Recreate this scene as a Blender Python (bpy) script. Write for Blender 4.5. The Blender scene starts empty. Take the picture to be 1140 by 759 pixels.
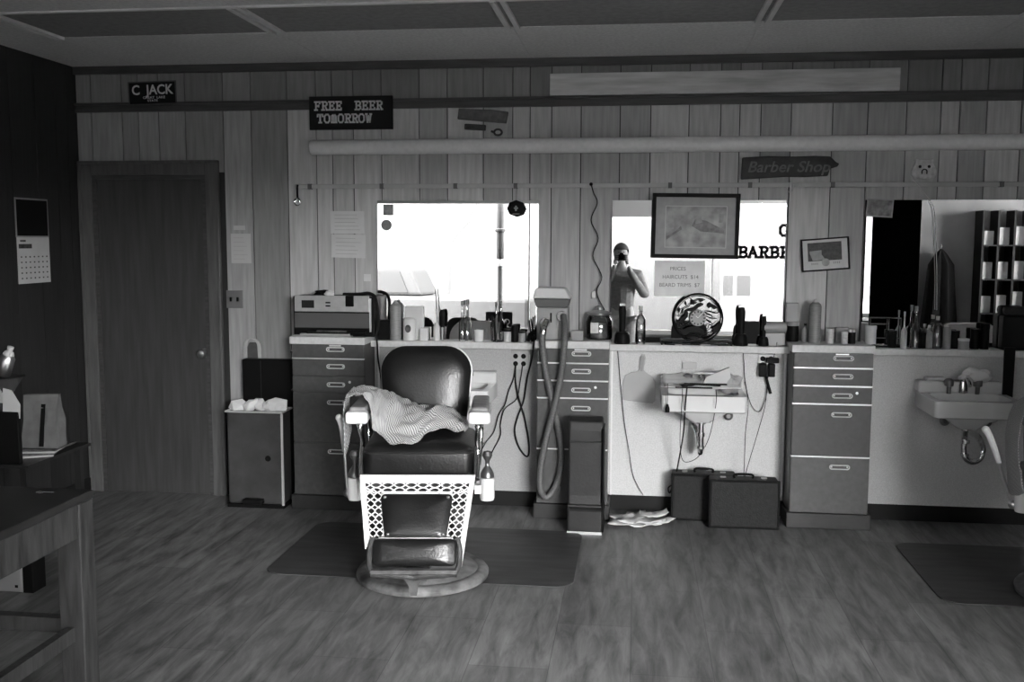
import bpy, bmesh, math, random
from mathutils import Vector, Matrix, noise

random.seed(7)
SC = bpy.context.scene
COL = SC.collection
PI = math.pi

# ------------------------------------------------------------------ camera
CAM = Vector((0.0, -5.8, 1.6))
YAW, PITCH, ROLL, FPX = 0.124908, 0.102646, 0.003368, 1102.93
_f = Vector((-math.sin(YAW)*math.cos(PITCH), math.cos(YAW)*math.cos(PITCH), -math.sin(PITCH)))
_r = _f.cross(Vector((0, 0, 1))).normalized()
_u = _r.cross(_f)
RT = math.cos(ROLL)*_r + math.sin(ROLL)*_u
UP = -math.sin(ROLL)*_r + math.cos(ROLL)*_u
FW = _f
cd = bpy.data.cameras.new('camera'); cam = bpy.data.objects.new('camera', cd); COL.objects.link(cam)
cd.sensor_width = 36; cd.lens = FPX/1140*36; cd.clip_start = 0.02
M = Matrix.Identity(4)
for i in range(3):
    M[i][0] = RT[i]; M[i][1] = UP[i]; M[i][2] = -FW[i]; M[i][3] = CAM[i]
cam.matrix_world = M
SC.camera = cam

def at(px, py, y):
    """point of the room on the vertical plane at depth y seen at pixel (px,py) of the photo"""
    v = FW*FPX + RT*(px-570) + UP*(379.5-py)
    return CAM + v*((y-CAM.y)/v.y)

# ------------------------------------------------------------------ light
SKY = 88.0
w = bpy.data.worlds.new('overcast_sky'); SC.world = w; w.use_nodes = True
bg = w.node_tree.nodes['Background']
bg.inputs[0].default_value = (1, 1, 1, 1); bg.inputs[1].default_value = SKY
def area(name, loc, rot, sx, sy, power, portal=False):
    l = bpy.data.lights.new(name, 'AREA'); l.shape = 'RECTANGLE'; l.size = sx; l.size_y = sy; l.energy = power
    o = bpy.data.objects.new(name, l); COL.objects.link(o); o.location = loc; o.rotation_euler = rot
    if portal: l.cycles.is_portal = True
    return o
WX0, WX1, WZ0, WZ1 = -3.3, 3.1, 0.66, 2.34
FRONT = -6.75
area('window_daylight_portal', ((WX0+WX1)/2, FRONT-0.02, (WZ0+WZ1)/2), (PI/2, 0, 0), WX1-WX0, WZ1-WZ0, 1, True)
SC.view_settings.view_transform = 'Standard'; SC.view_settings.look = 'None'
SC.view_settings.gamma = 1; SC.view_settings.use_curve_mapping = False
SC.view_settings.exposure = 0.25
SC.cycles.use_denoising = True
SC.cycles.max_bounces = 10; SC.cycles.diffuse_bounces = 6; SC.cycles.transparent_max_bounces = 16
SC.cycles.sample_clamp_indirect = 8

# ------------------------------------------------------------------ materials
MATS = {}
def g3(v): return (v, v, v, 1)
def mat(name, col, rough=0.6, metal=0.0, var=0.0, scale=8.0, stretch=(1,1,1), bump=0.0, island=0.0, coat=0.0, detail=4, spec=0.5, bscale=None):
    if name in MATS: return MATS[name]
    m = bpy.data.materials.new(name); m.use_nodes = True
    nt = m.node_tree; n = nt.nodes; L = nt.links
    b = n['Principled BSDF']
    b.inputs['Roughness'].default_value = rough; b.inputs['Metallic'].default_value = metal
    b.inputs['Specular IOR Level'].default_value = spec
    if coat: b.inputs['Coat Weight'].default_value = coat; b.inputs['Coat Roughness'].default_value = 0.15
    b.inputs['Base Color'].default_value = g3(col)
    tc = n.new('ShaderNodeTexCoord'); mp = n.new('ShaderNodeMapping'); mp.inputs['Scale'].default_value = stretch
    L.new(tc.outputs['Object'], mp.inputs[0])
    nz = n.new('ShaderNodeTexNoise'); nz.inputs['Scale'].default_value = scale; nz.inputs['Detail'].default_value = detail
    L.new(mp.outputs[0], nz.inputs['Vector'])
    cr = n.new('ShaderNodeMapRange'); cr.inputs[1].default_value = 0.3; cr.inputs[2].default_value = 0.7
    cr.inputs[3].default_value = col*(1-var); cr.inputs[4].default_value = col*(1+var)
    L.new(nz.outputs['Fac'], cr.inputs[0])
    out = cr.outputs[0]
    if island:
        ge = n.new('ShaderNodeNewGeometry'); mr = n.new('ShaderNodeMapRange')
        mr.inputs[3].default_value = 1-island; mr.inputs[4].default_value = 1+island
        L.new(ge.outputs['Random Per Island'], mr.inputs[0])
        mu = n.new('ShaderNodeMath'); mu.operation = 'MULTIPLY'
        L.new(out, mu.inputs[0]); L.new(mr.outputs[0], mu.inputs[1]); out = mu.outputs[0]
    cb = n.new('ShaderNodeCombineColor')
    for i in range(3): L.new(out, cb.inputs[i])
    L.new(cb.outputs[0], b.inputs['Base Color'])
    if bump:
        nb = n.new('ShaderNodeTexNoise'); nb.inputs['Scale'].default_value = bscale or scale*2; nb.inputs['Detail'].default_value = 3
        L.new(mp.outputs[0], nb.inputs['Vector'])
        bp = n.new('ShaderNodeBump'); bp.inputs['Strength'].default_value = bump; bp.inputs['Distance'].default_value = 0.01
        L.new(nb.outputs['Fac'], bp.inputs['Height']); L.new(bp.outputs[0], b.inputs['Normal'])
    MATS[name] = m
    return m
def glass_mat(name, tint=0.9, gloss=0.15):
    m = bpy.data.materials.new(name); m.use_nodes = True; nt = m.node_tree; n = nt.nodes; L = nt.links
    n.remove(n['Principled BSDF'])
    t = n.new('ShaderNodeBsdfTransparent'); t.inputs[0].default_value = g3(tint)
    g = n.new('ShaderNodeBsdfGlossy'); g.inputs['Roughness'].default_value = 0.05; g.inputs[0].default_value = g3(0.9)
    fr = n.new('ShaderNodeFresnel'); fr.inputs[0].default_value = 1.5
    ad = n.new('ShaderNodeMath'); ad.operation = 'ADD'; ad.inputs[1].default_value = gloss*0.3; L.new(fr.outputs[0], ad.inputs[0])
    mx = n.new('ShaderNodeMixShader'); L.new(ad.outputs[0], mx.inputs[0]); L.new(t.outputs[0], mx.inputs[1]); L.new(g.outputs[0], mx.inputs[2])
    L.new(mx.outputs[0], n['Material Output'].inputs[0])
    MATS[name] = m
    return m

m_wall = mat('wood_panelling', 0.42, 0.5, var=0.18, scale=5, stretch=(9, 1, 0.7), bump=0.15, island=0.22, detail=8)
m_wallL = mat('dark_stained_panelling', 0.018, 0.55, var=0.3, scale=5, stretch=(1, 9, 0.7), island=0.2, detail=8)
m_wallU = mat('shaded_upper_panelling', 0.20, 0.5, var=0.18, scale=5, stretch=(9, 1, 0.7), bump=0.15, island=0.22, detail=8)  # same wood, darkened to put the upper wall's light falloff into its colour
m_wallD = mat('shaded_left_panelling', 0.27, 0.5, var=0.18, scale=5, stretch=(9, 1, 0.7), bump=0.15, island=0.22, detail=8)  # wall wood again, darker: dimmer light near the door is in the colour
m_groove = mat('groove_shadow_paint', 0.02, 0.8)
m_floor = mat('vinyl_floor', 0.1, 0.42, var=0.0)
m_ceil = mat('ceiling_tile', 0.72, 0.9, var=0.12, scale=60, bump=0.1)
m_ceild = mat('ceiling_light_diffuser_grey', 0.26, 0.6, var=0.15, scale=30)
m_bar = mat('ceiling_bar_metal', 0.7, 0.5, var=0.1)
m_trimdk = mat('dark_stained_trim', 0.05, 0.5, var=0.3, scale=20, stretch=(0.3, 3, 3))
m_door = mat('door_veneer', 0.045, 0.45, var=0.28, scale=4, stretch=(8, 1, 0.6), detail=8)
m_case = mat('door_casing_wood', 0.085, 0.5, var=0.25, scale=8, stretch=(4, 4, 0.5))
m_base = mat('black_baseboard_vinyl', 0.01, 0.5, spec=0.2)
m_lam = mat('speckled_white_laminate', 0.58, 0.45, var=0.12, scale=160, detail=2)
m_edge = mat('laminate_edge', 0.60, 0.4, var=0.08, scale=60)
m_cab = mat('grey_brown_cabinet_laminate', 0.068, 0.4, var=0.15, scale=40, detail=6)
m_cabdk = mat('dark_drawer_front', 0.04, 0.4, var=0.15, scale=40)
m_kick = mat('cabinet_kick', 0.022, 0.5, var=0.15, scale=30)
m_chrome = mat('chrome', 0.75, 0.12, 1.0)
m_steel = mat('brushed_steel', 0.55, 0.32, 1.0, var=0.1, scale=30)
m_alu = mat('aluminium_strip', 0.8, 0.35, 0.6)
m_leather = mat('dark_leather', 0.010, 0.3, var=0.4, scale=10, bump=0.12, bscale=90, spec=0.5)
m_leather2 = mat('worn_brown_leather', 0.015, 0.42, var=0.3, scale=12, bump=0.1, bscale=60)
m_porc = mat('white_porcelain_enamel', 0.75, 0.18, var=0.05, scale=5, coat=0.5)
m_sink = mat('sink_ceramic', 0.72, 0.2, var=0.05, scale=5, coat=0.4)
m_iron = mat('worn_cast_iron', 0.07, 0.5, 0.5, var=0.6, scale=14, bump=0.3, detail=8)
m_brassy = mat('dark_bronze', 0.22, 0.3, 0.8, var=0.2)
m_black = mat('black_plastic', 0.006, 0.5, spec=0.1)
m_rubber = mat('black_rubber_cord', 0.008, 0.6, spec=0.2)
m_hose = mat('ribbed_vacuum_hose', 0.10, 0.5, var=0.3, scale=120)
m_paper = mat('paper', 0.7, 0.9, var=0.06, scale=20)
m_paperg = mat('grey_paper', 0.38, 0.9, var=0.08, scale=20)
m_papdk = mat('printed_dark_paper', 0.06, 0.7, var=0.6, scale=30)
m_ink = mat('ink', 0.02, 0.8)
m_blackpaint = mat('black_sign_paint', 0.008, 0.5, spec=0.2)
m_whitepaint = mat('white_sign_paint', 0.85, 0.7, var=0.15, scale=60)
m_tube = mat('matte_white_tube', 0.85, 0.5, var=0.05, scale=40)
m_board = mat('pale_raw_board', 0.5, 0.6, var=0.25, scale=6, stretch=(0.6, 3, 6), detail=8)
m_picture = mat('faded_print', 0.34, 0.6, var=0.4, scale=14, detail=8)
m_matte = mat('picture_mount_card', 0.34, 0.7, var=0.08, scale=30)
m_matw = mat('white_mount_card', 0.6, 0.7, var=0.05, scale=30)
m_picline = mat('mount_bevel', 0.5, 0.6)
m_carve = mat('carved_dark_wood', 0.03, 0.6, var=0.5, scale=20, bump=0.5)
m_carvel = mat('carved_letter_wood', 0.15, 0.6, var=0.3, scale=30)
m_trash = mat('brown_enamel_can', 0.055, 0.4, 0.2, var=0.25, scale=9)
m_case2 = mat('dark_grey_suitcase_leatherette', 0.018, 0.6, var=0.2, scale=60, bump=0.2, spec=0.2)
m_matfl = mat('dark_floor_mat', 0.045, 0.5, var=0.4, scale=4, stretch=(1, 5, 1), detail=8)
m_table = mat('old_dark_table_wood', 0.035, 0.5, var=0.5, scale=9, stretch=(4, 4, 0.6), detail=8, bump=0.2)
m_tabletop = mat('dark_table_top', 0.015, 0.4, var=0.5, scale=9, detail=8)
m_plasticg = mat('grey_plastic', 0.28, 0.45, var=0.1)
m_plasticl = mat('pale_plastic', 0.6, 0.4, var=0.06)
m_cream = mat('cream_porcelain_cup', 0.7, 0.3)
m_wax = mat('label_card', 0.55, 0.6, var=0.2, scale=80)
m_dress = mat('dark_coat_cloth', 0.006, 0.9, var=0.3, scale=20, spec=0.0)
m_skin = mat('skin', 0.45, 0.5, var=0.05)
m_hair = mat('hair', 0.1, 0.7, var=0.3, scale=60)
m_hoodie = mat('sweatshirt_cloth', 0.3, 0.9, var=0.15, scale=40)
m_denim = mat('trouser_cloth', 0.3, 0.9, var=0.15, scale=40)
m_extwall = mat('painted_siding_outside', 0.024, 0.8, var=0.05)
m_extwin = mat('dark_window_outside', 0.012, 0.6, spec=0.1)
m_road = mat('asphalt', 0.024, 0.9, var=0.1, scale=2)
m_car = mat('grey_car_paint', 0.018, 0.6, spec=0.1)
m_bark = mat('pale_bark', 0.014, 0.9, var=0.2)
m_glass = glass_mat('clear_glass_jar', 0.86, 0.25)
m_liquid = mat('tinted_lotion', 0.45, 0.2, var=0.1, scale=12)
m_pane = glass_mat('window_pane_glass', 0.97, 0.0)
m_window = mat('window_frame_paint', 0.8, 0.5)

# mirror glass
mm = bpy.data.materials.new('mirror_silvering'); mm.use_nodes = True
b = mm.node_tree.nodes['Principled BSDF']; b.inputs['Metallic'].default_value = 1; b.inputs['Roughness'].default_value = 0.0
b.inputs['Base Color'].default_value = g3(0.86); m_mirror = mm

# striped cape cloth
def stripe_mat():
    m = bpy.data.materials.new('striped_barber_cloth'); m.use_nodes = True; nt = m.node_tree; n = nt.nodes; L = nt.links
    b = n['Principled BSDF']; b.inputs['Roughness'].default_value = 0.85
    uv = n.new('ShaderNodeUVMap'); wv = n.new('ShaderNodeTexWave'); wv.inputs['Scale'].default_value = 14; wv.inputs['Distortion'].default_value = 0.6
    L.new(uv.outputs[0], wv.inputs['Vector'])
    mr = n.new('ShaderNodeMapRange'); mr.inputs[3].default_value = 0.12; mr.inputs[4].default_value = 0.62
    L.new(wv.outputs['Fac'], mr.inputs[0]); cb = n.new('ShaderNodeCombineColor')
    for i in range(3): L.new(mr.outputs[0], cb.inputs[i])
    L.new(cb.outputs[0], b.inputs['Base Color'])
    return m
m_cape = stripe_mat()

# floor: long vinyl planks running towards the camera
nt = m_floor.node_tree; n = nt.nodes; L = nt.links; b = n['Principled BSDF']
tc = n.new('ShaderNodeTexCoord'); mp = n.new('ShaderNodeMapping'); mp.inputs['Scale'].default_value = (8, 1.3, 1)
L.new(tc.outputs['Object'], mp.inputs[0])
n1 = n.new('ShaderNodeTexNoise'); n1.inputs['Scale'].default_value = 2.2; n1.inputs['Detail'].default_value = 9; n1.inputs['Roughness'].default_value = 0.65; n1.inputs['Distortion'].default_value = 0.45
L.new(mp.outputs[0], n1.inputs['Vector'])
mp2 = n.new('ShaderNodeMapping'); mp2.inputs['Rotation'].default_value = (0, 0, PI/2); L.new(tc.outputs['Object'], mp2.inputs[0])
br = n.new('ShaderNodeTexBrick'); br.inputs['Scale'].default_value = 1.0; br.inputs['Brick Width'].default_value = 0.9; br.inputs['Row Height'].default_value = 0.305
br.inputs['Mortar Size'].default_value = 0.0018; br.inputs['Color1'].default_value = g3(0.86); br.inputs['Color2'].default_value = g3(1.12); br.inputs['Mortar'].default_value = g3(0.55)
L.new(mp2.outputs[0], br.inputs['Vector'])
mr = n.new('ShaderNodeMapRange'); mr.inputs[1].default_value = 0.3; mr.inputs[2].default_value = 0.72; mr.inputs[3].default_value = 0.055; mr.inputs[4].default_value = 0.25
L.new(n1.outputs['Fac'], mr.inputs[0])
mu = n.new('ShaderNodeMix'); mu.data_type = 'RGBA'; mu.blend_type = 'MULTIPLY'; mu.inputs[0].default_value = 1
cb = n.new('ShaderNodeCombineColor')
for i in range(3): L.new(mr.outputs[0], cb.inputs[i])
L.new(cb.outputs[0], mu.inputs[6]); L.new(br.outputs['Color'], mu.inputs[7]); L.new(mu.outputs[2], b.inputs['Base Color'])
bp = n.new('ShaderNodeBump'); bp.inputs['Strength'].default_value = 0.08; L.new(n1.outputs['Fac'], bp.inputs['Height']); L.new(bp.outputs[0], b.inputs['Normal'])

# ------------------------------------------------------------------ helpers
def tag(o, label=None, cat=None, group=None, kind=None):
    if label: o['label'] = label
    if cat: o['category'] = cat
    if group: o['group'] = group
    if kind: o['kind'] = kind
    return o
def BM(): return bmesh.new()
def obj(name, bm, m, parent=None, smooth=False, bevel=0.0, seg=2, loc=None, rot=None, sub=0):
    me = bpy.data.meshes.new(name)
    bmesh.ops.recalc_face_normals(bm, faces=bm.faces)
    bm.to_mesh(me); bm.free()
    me.materials.append(m)
    for p in me.polygons: p.use_smooth = smooth
    o = bpy.data.objects.new(name, me); COL.objects.link(o)
    if smooth and not sub:
        md = o.modifiers.new('e', 'EDGE_SPLIT'); md.split_angle = math.radians(40)
    if bevel:
        md = o.modifiers.new('b', 'BEVEL'); md.width = bevel; md.segments = seg; md.limit_method = 'ANGLE'; md.angle_limit = math.radians(40)
    if sub:
        md = o.modifiers.new('s', 'SUBSURF'); md.levels = sub; md.render_levels = sub
    if parent: o.parent = parent
    if loc is not None: o.location = loc
    if rot is not None: o.rotation_euler = rot
    return o
def thing(name, label, cat, loc=(0, 0, 0), rot=(0, 0, 0), group=None):
    o = bpy.data.objects.new(name, None); COL.objects.link(o); o.empty_display_size = 0.05
    o.location = loc; o.rotation_euler = rot if isinstance(rot, (tuple, list)) else (0, 0, rot)
    return tag(o, label, cat, group)
def struct(name, bm, m, **k):
    o = obj(name, bm, m, **k)
    if not k.get('parent'): o['kind'] = 'structure'
    return o
def box(bm, x0, x1, y0, y1, z0, z1, mtx=None):
    vs = [bm.verts.new((x, y, z)) for x in (x0, x1) for y in (y0, y1) for z in (z0, z1)]
    for f in ((0,1,3,2), (4,6,7,5), (0,4,5,1), (2,3,7,6), (0,2,6,4), (1,5,7,3)): bm.faces.new([vs[i] for i in f])
    if mtx is not None:
        for v in vs: v.co = mtx @ v.co
    return bm
def cbox(bm, c, s, mtx=None):
    return box(bm, c[0]-s[0]/2, c[0]+s[0]/2, c[1]-s[1]/2, c[1]+s[1]/2, c[2]-s[2]/2, c[2]+s[2]/2, mtx)
def lathe(bm, prof, c=(0, 0, 0), seg=24, axis='z', sx=1, sy=1):
    """prof: list of (radius, height)"""
    rings = []
    for r, h in prof:
        ring = []
        for i in range(seg):
            a = 2*PI*i/seg; x, y = r*math.cos(a)*sx, r*math.sin(a)*sy
            p = {'z': (x, y, h), 'y': (x, h, y), 'x': (h, x, y)}[axis]
            ring.append(bm.verts.new((p[0]+c[0], p[1]+c[1], p[2]+c[2])))
        rings.append(ring)
    for a, b_ in zip(rings, rings[1:]):
        for i in range(seg): bm.faces.new((a[i], a[(i+1) % seg], b_[(i+1) % seg], b_[i]))
    if prof[0][0] > 1e-5: bm.faces.new(rings[0])
    if prof[-1][0] > 1e-5: bm.faces.new(rings[-1])
    return bm
def catmull(pts, n=8, closed=False):
    P = [Vector(p) for p in pts]; out = []
    m = len(P)
    rng = range(m if closed else m-1)
    for i in rng:
        if closed: a, b_, c, d = P[(i-1) % m], P[i], P[(i+1) % m], P[(i+2) % m]
        else: a, b_, c, d = P[max(i-1, 0)], P[i], P[i+1], P[min(i+2, m-1)]
        for k in range(n):
            t = k/n
            out.append(0.5*((2*b_)+(c-a)*t+(2*a-5*b_+4*c-d)*t*t+(3*b_-a-3*c+d)*t**3))
    if not closed: out.append(P[-1])
    return out
def tube(bm, pts, r, seg=8, smooth=True, closed=False, n=8):
    path = catmull(pts, n, closed) if smooth else [Vector(p) for p in pts]
    N = len(path); rings = []
    up = None
    for i, p in enumerate(path):
        if closed: t = path[(i+1) % N]-path[i-1]
        else: t = path[min(i+1, N-1)]-path[max(i-1, 0)]
        if t.length < 1e-9: t = Vector((0, 0, 1))
        t.normalize()
        if up is None:
            up = Vector((0, 0, 1)) if abs(t.z) < 0.9 else Vector((1, 0, 0))
        s = t.cross(up)
        if s.length < 1e-6: s = t.cross(Vector((0, 1, 0)))
        s.normalize(); up = s.cross(t).normalized()
        rr = r(i/(N-1)) if callable(r) else r
        rings.append([bm.verts.new(p+(s*math.cos(2*PI*k/seg)+up*math.sin(2*PI*k/seg))*rr) for k in range(seg)])
    M_ = N if closed else N-1
    for i in range(M_):
        a, b_ = rings[i], rings[(i+1) % N]
        for k in range(seg): bm.faces.new((a[k], a[(k+1) % seg], b_[(k+1) % seg], b_[k]))
    if not closed: bm.faces.new(rings[0]); bm.faces.new(rings[-1])
    return bm
def prism(bm, pts, y0, y1, plane='xz'):
    """outline extruded; pts in the given plane"""
    def P(a, b_, c): return {'xz': (a, c, b_), 'xy': (a, b_, c), 'yz': (c, a, b_)}[plane]
    A = [bm.verts.new(P(a, b_, y0)) for a, b_ in pts]; B = [bm.verts.new(P(a, b_, y1)) for a, b_ in pts]
    bm.faces.new(A); bm.faces.new(B); n_ = len(pts)
    for i in range(n_): bm.faces.new((A[i], A[(i+1) % n_], B[(i+1) % n_], B[i]))
    return bm
def rrect(w_, h_, r, seg=5, r2=None, wb=None):
    """rounded rectangle centred at 0, r radius top, r2 bottom, wb bottom width"""
    r2 = r if r2 is None else r2; wb = w_ if wb is None else wb
    pts = []
    for cx, cy, a0, rr in ((w_/2-r, h_/2-r, 0, r), (-w_/2+r, h_/2-r, PI/2, r), (-wb/2+r2, -h_/2+r2, PI, r2), (wb/2-r2, -h_/2+r2, 1.5*PI, r2)):
        for k in range(seg+1):
            a = a0+k/seg*PI/2; pts.append((cx+rr*math.cos(a), cy+rr*math.sin(a)))
    return pts
def pillow(bm, outline, th, puff, c=(0, 0, 0), mtx=None, back=None):
    """padded panel: outline in xz, front towards -y bulges by puff over thickness th"""
    cx = sum(p[0] for p in outline)/len(outline); cz = sum(p[1] for p in outline)/len(outline)
    rings = []
    prof = [(0.99, 0.0), (1.0, th*0.3), (1.0, th*0.7), (0.985, th*0.9), (0.955, th), (0.9, th+puff*0.35), (0.75, th+puff*0.7), (0.5, th+puff*0.93), (0.2, th+puff)]
    for s, d in prof:
        rings.append([bm.verts.new((cx+(x-cx)*s+c[0], -d+c[1], cz+(z-cz)*s+c[2])) for x, z in outline])
    n_ = len(outline)
    for a, b_ in zip(rings, rings[1:]):
        for i in range(n_): bm.faces.new((a[i], a[(i+1) % n_], b_[(i+1) % n_], b_[i]))
    bm.faces.new(rings[0]); bm.faces.new(rings[-1])
    if mtx is not None:
        for rg in rings:
            for v in rg: v.co = mtx @ v.co
    return bm
def sphere(bm, c, r, sx=1, sy=1, sz=1, u=16, v=10):
    mt = Matrix.Translation(c) @ Matrix.Diagonal((sx*r, sy*r, sz*r, 1))
    bmesh.ops.create_uvsphere(bm, u_segments=u, v_segments=v, radius=1, matrix=mt)
    return bm
def crumple(bm, c, r, seed, sx=1, sy=1, sz=0.7, sub=3):
    geo = bmesh.ops.create_icosphere(bm, subdivisions=sub, radius=r)
    for v in geo['verts']:
        nv = noise.noise(v.co*14/ (r*10) + Vector((seed, seed*2, 0)))
        k = 1+0.55*nv+0.25*noise.noise(v.co*30/(r*10)+Vector((0, seed, 3)))
        v.co = Vector((v.co.x*sx, v.co.y*sy, v.co.z*sz))*k + Vector(c)
    return bm
def text_obj(s, size, name, m, parent=None, loc=(0, 0, 0), rot=(PI/2, 0, 0), ext=0.001, align='CENTER', bold=0.0, spacing=1.0, shear=0.0, sx=1.0):
    cu = bpy.data.curves.new('t', 'FONT'); cu.body = s; cu.size = size; cu.extrude = ext; cu.align_x = align; cu.align_y = 'CENTER'
    cu.offset = bold; cu.space_character = spacing; cu.shear = shear; cu.resolution_u = 3
    t = bpy.data.objects.new('t', cu); COL.objects.link(t)
    dg = bpy.context.evaluated_depsgraph_get(); me = bpy.data.meshes.new_from_object(t.evaluated_get(dg))
    bpy.data.objects.remove(t); bpy.data.curves.remove(cu)
    me.materials.clear(); me.materials.append(m); me.name = name
    for v in me.vertices: v.co.x *= sx
    o = bpy.data.objects.new(name, me); COL.objects.link(o); o.location = loc; o.rotation_euler = rot
    if parent: o.parent = parent
    return o
SLAB = {
 'F': [(1,0,1,6),(0,6,4,6),(4,6,4,4.8),(1,3,3,3),(3,3.5,3,2.5),(0,0,2,0)],
 'R': [(1,0,1,6),(0,6,3,6),(3,6,4,5.2),(4,5.2,4,4),(4,4,3,3),(3,3,1,3),(2.5,3,4,0),(0,0,2,0),(3.6,0,4.6,0)],
 'E': [(1,0,1,6),(0,6,4,6),(4,6,4,4.8),(1,3,3,3),(3,3.5,3,2.5),(0,0,4,0),(4,0,4,1.2)],
 'B': [(1,0,1,6),(0,6,3,6),(3,6,4,5.3),(4,5.3,4,4),(4,4,3,3),(3,3,1,3),(3,3,4.2,2.2),(4.2,2.2,4.2,.8),(4.2,.8,3,0),(3,0,0,0)],
 'T': [(2,0,2,6),(0,6,4,6),(0,6,0,4.6),(4,6,4,4.6),(1,0,3,0)],
 'O': [(1.2,0,0,1.4),(0,1.4,0,4.6),(0,4.6,1.2,6),(1.2,6,2.8,6),(2.8,6,4,4.6),(4,4.6,4,1.4),(4,1.4,2.8,0),(2.8,0,1.2,0)],
 'M': [(.5,0,.5,5),(2,0,2,4.6),(3.6,0,3.6,4.6),(.5,5,1.4,5.6),(1.4,5.6,2,4.6),(2,4.6,2.9,5.6),(2.9,5.6,3.6,4.6),(0,0,1,0),(1.6,0,2.5,0),(3.2,0,4.2,0)],
 'W': [(.3,6,1.2,0),(1.2,0,2.1,4.6),(2.1,4.6,3,0),(3,0,3.9,6),(-.2,6,.9,6),(3.3,6,4.4,6)],
 'A': [(0,0,2,6),(2,6,4,0),(.8,2.2,3.2,2.2),(-.4,0,.7,0),(3.3,0,4.4,0)],
 'C': [(4,4.6,3,6),(3,6,1.2,6),(1.2,6,0,4.6),(0,4.6,0,1.4),(0,1.4,1.2,0),(1.2,0,3,0),(3,0,4,1.2),(4,4.4,4,6)],
 ' ': []}
def slab(bm, s, h, x, z, y, th, depth=0.003, adv=5.6, wx=1.0):
    u = h/6
    for ch in s:
        for (a, b_, c, d) in SLAB[ch]:
            p = Vector((x+a*u*wx, 0, z+b_*u)); q = Vector((x+c*u*wx, 0, z+d*u)); t = q-p; l = t.length+th*0.8; t.normalize()
            ang = math.atan2(t.z, t.x); mid = (p+q)/2
            mt = Matrix.Translation((mid.x, y, mid.z)) @ Matrix.Rotation(-ang, 4, 'Y')
            box(bm, -l/2, l/2, -depth, 0, -th/2, th/2, mt)
        x += adv*u*wx
    return x

# ------------------------------------------------------------------ the room
RX0, RX1, RZ = -3.42, 5.3, 2.63
struct('floor', box(BM(), RX0-0.1, RX1+0.1, FRONT-0.1, 0.1, -0.1, 0), m_floor)
# back wall of grooved boards
GR = [84,103,137,155,177.5,207,249,280,320,352,370,393.5,424.7,466.8,498,538,570.7,590,614,646.7,690,724,766.6,801.7,823,846.5,880,926,965,1008,1046,1067,1097]
gx = [at(p, 160, 0).x for p in GR]
gx[0] = RX0-0.003
while gx[-1] < RX1: gx.append(gx[-1]+random.choice([0.1, 0.14, 0.18, 0.2, 0.23]))
gx[-1] = RX1
DX0, DX1, DZ1 = at(104, 300, 0).x, at(236, 300, 0).x, at(170, 192, 0).z
struct('wall_back_core', box(BM(), RX0-0.1, RX1+0.1, 0.010, 0.1, 0, RZ+0.02), m_groove)
zt = at(600, 113, 0).z
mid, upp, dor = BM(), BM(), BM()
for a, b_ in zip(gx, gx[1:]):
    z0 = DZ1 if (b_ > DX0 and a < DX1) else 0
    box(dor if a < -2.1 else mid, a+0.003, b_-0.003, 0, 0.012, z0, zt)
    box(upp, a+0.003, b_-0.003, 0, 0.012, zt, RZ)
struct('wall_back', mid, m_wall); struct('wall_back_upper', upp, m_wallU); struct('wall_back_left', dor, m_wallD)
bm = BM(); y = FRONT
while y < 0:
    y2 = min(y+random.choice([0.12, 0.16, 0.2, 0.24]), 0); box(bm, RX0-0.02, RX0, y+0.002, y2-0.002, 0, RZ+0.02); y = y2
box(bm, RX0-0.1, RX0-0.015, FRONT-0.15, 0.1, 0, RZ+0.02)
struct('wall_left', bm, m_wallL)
m_rw = mat('right_wall_paint', 0.08, 0.8, var=0.1); SY0, SY1, SZ0, SZ1 = -6.5, -5.3, 0.9, 2.3
bm = BM()
box(bm, RX1, RX1+0.1, SY1, 0.1, 0, RZ+0.02); box(bm, RX1, RX1+0.1, FRONT-0.15, SY0, 0, RZ+0.02)
box(bm, RX1, RX1+0.1, SY0, SY1, 0, SZ0); box(bm, RX1, RX1+0.1, SY0, SY1, SZ1, RZ+0.02)
struct('wall_right', bm, m_rw)
bm = BM()
for a_, b_ in ((SY0, SY0+0.05), (SY1-0.05, SY1)): box(bm, RX1+0.02, RX1+0.08, a_, b_, SZ0, SZ1)
for a_, b_ in ((SZ0, SZ0+0.05), (SZ1-0.05, SZ1)): box(bm, RX1+0.02, RX1+0.08, SY0+0.05, SY1-0.05, a_, b_)
sw = struct('window_2', bm, m_window)
obj('pane', box(BM(), RX1+0.045, RX1+0.051, SY0+0.05, SY1-0.05, SZ0+0.05, SZ1-0.05), m_pane, sw)
area('side_window_portal', (RX1+0.09, (SY0+SY1)/2, (SZ0+SZ1)/2), (PI/2, 0, PI/2), SY1-SY0, SZ1-SZ0, 1, True)
bm = BM()
box(bm, RX0, RX1, FRONT-0.15, FRONT, 0, WZ0); box(bm, RX0, RX1, FRONT-0.15, FRONT, WZ1, RZ+0.02)
box(bm, RX0, WX0, FRONT-0.15, FRONT, WZ0, WZ1); struct('wall_front', bm, mat('front_wall_paint', 0.12, 0.8, var=0.1))
struct('wall_front_pier', box(BM(), WX1, RX1, FRONT-0.15, FRONT+0.001, WZ0, WZ1), mat('pier_paint', 0.13, 0.8, var=0.15, scale=3))
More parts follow.
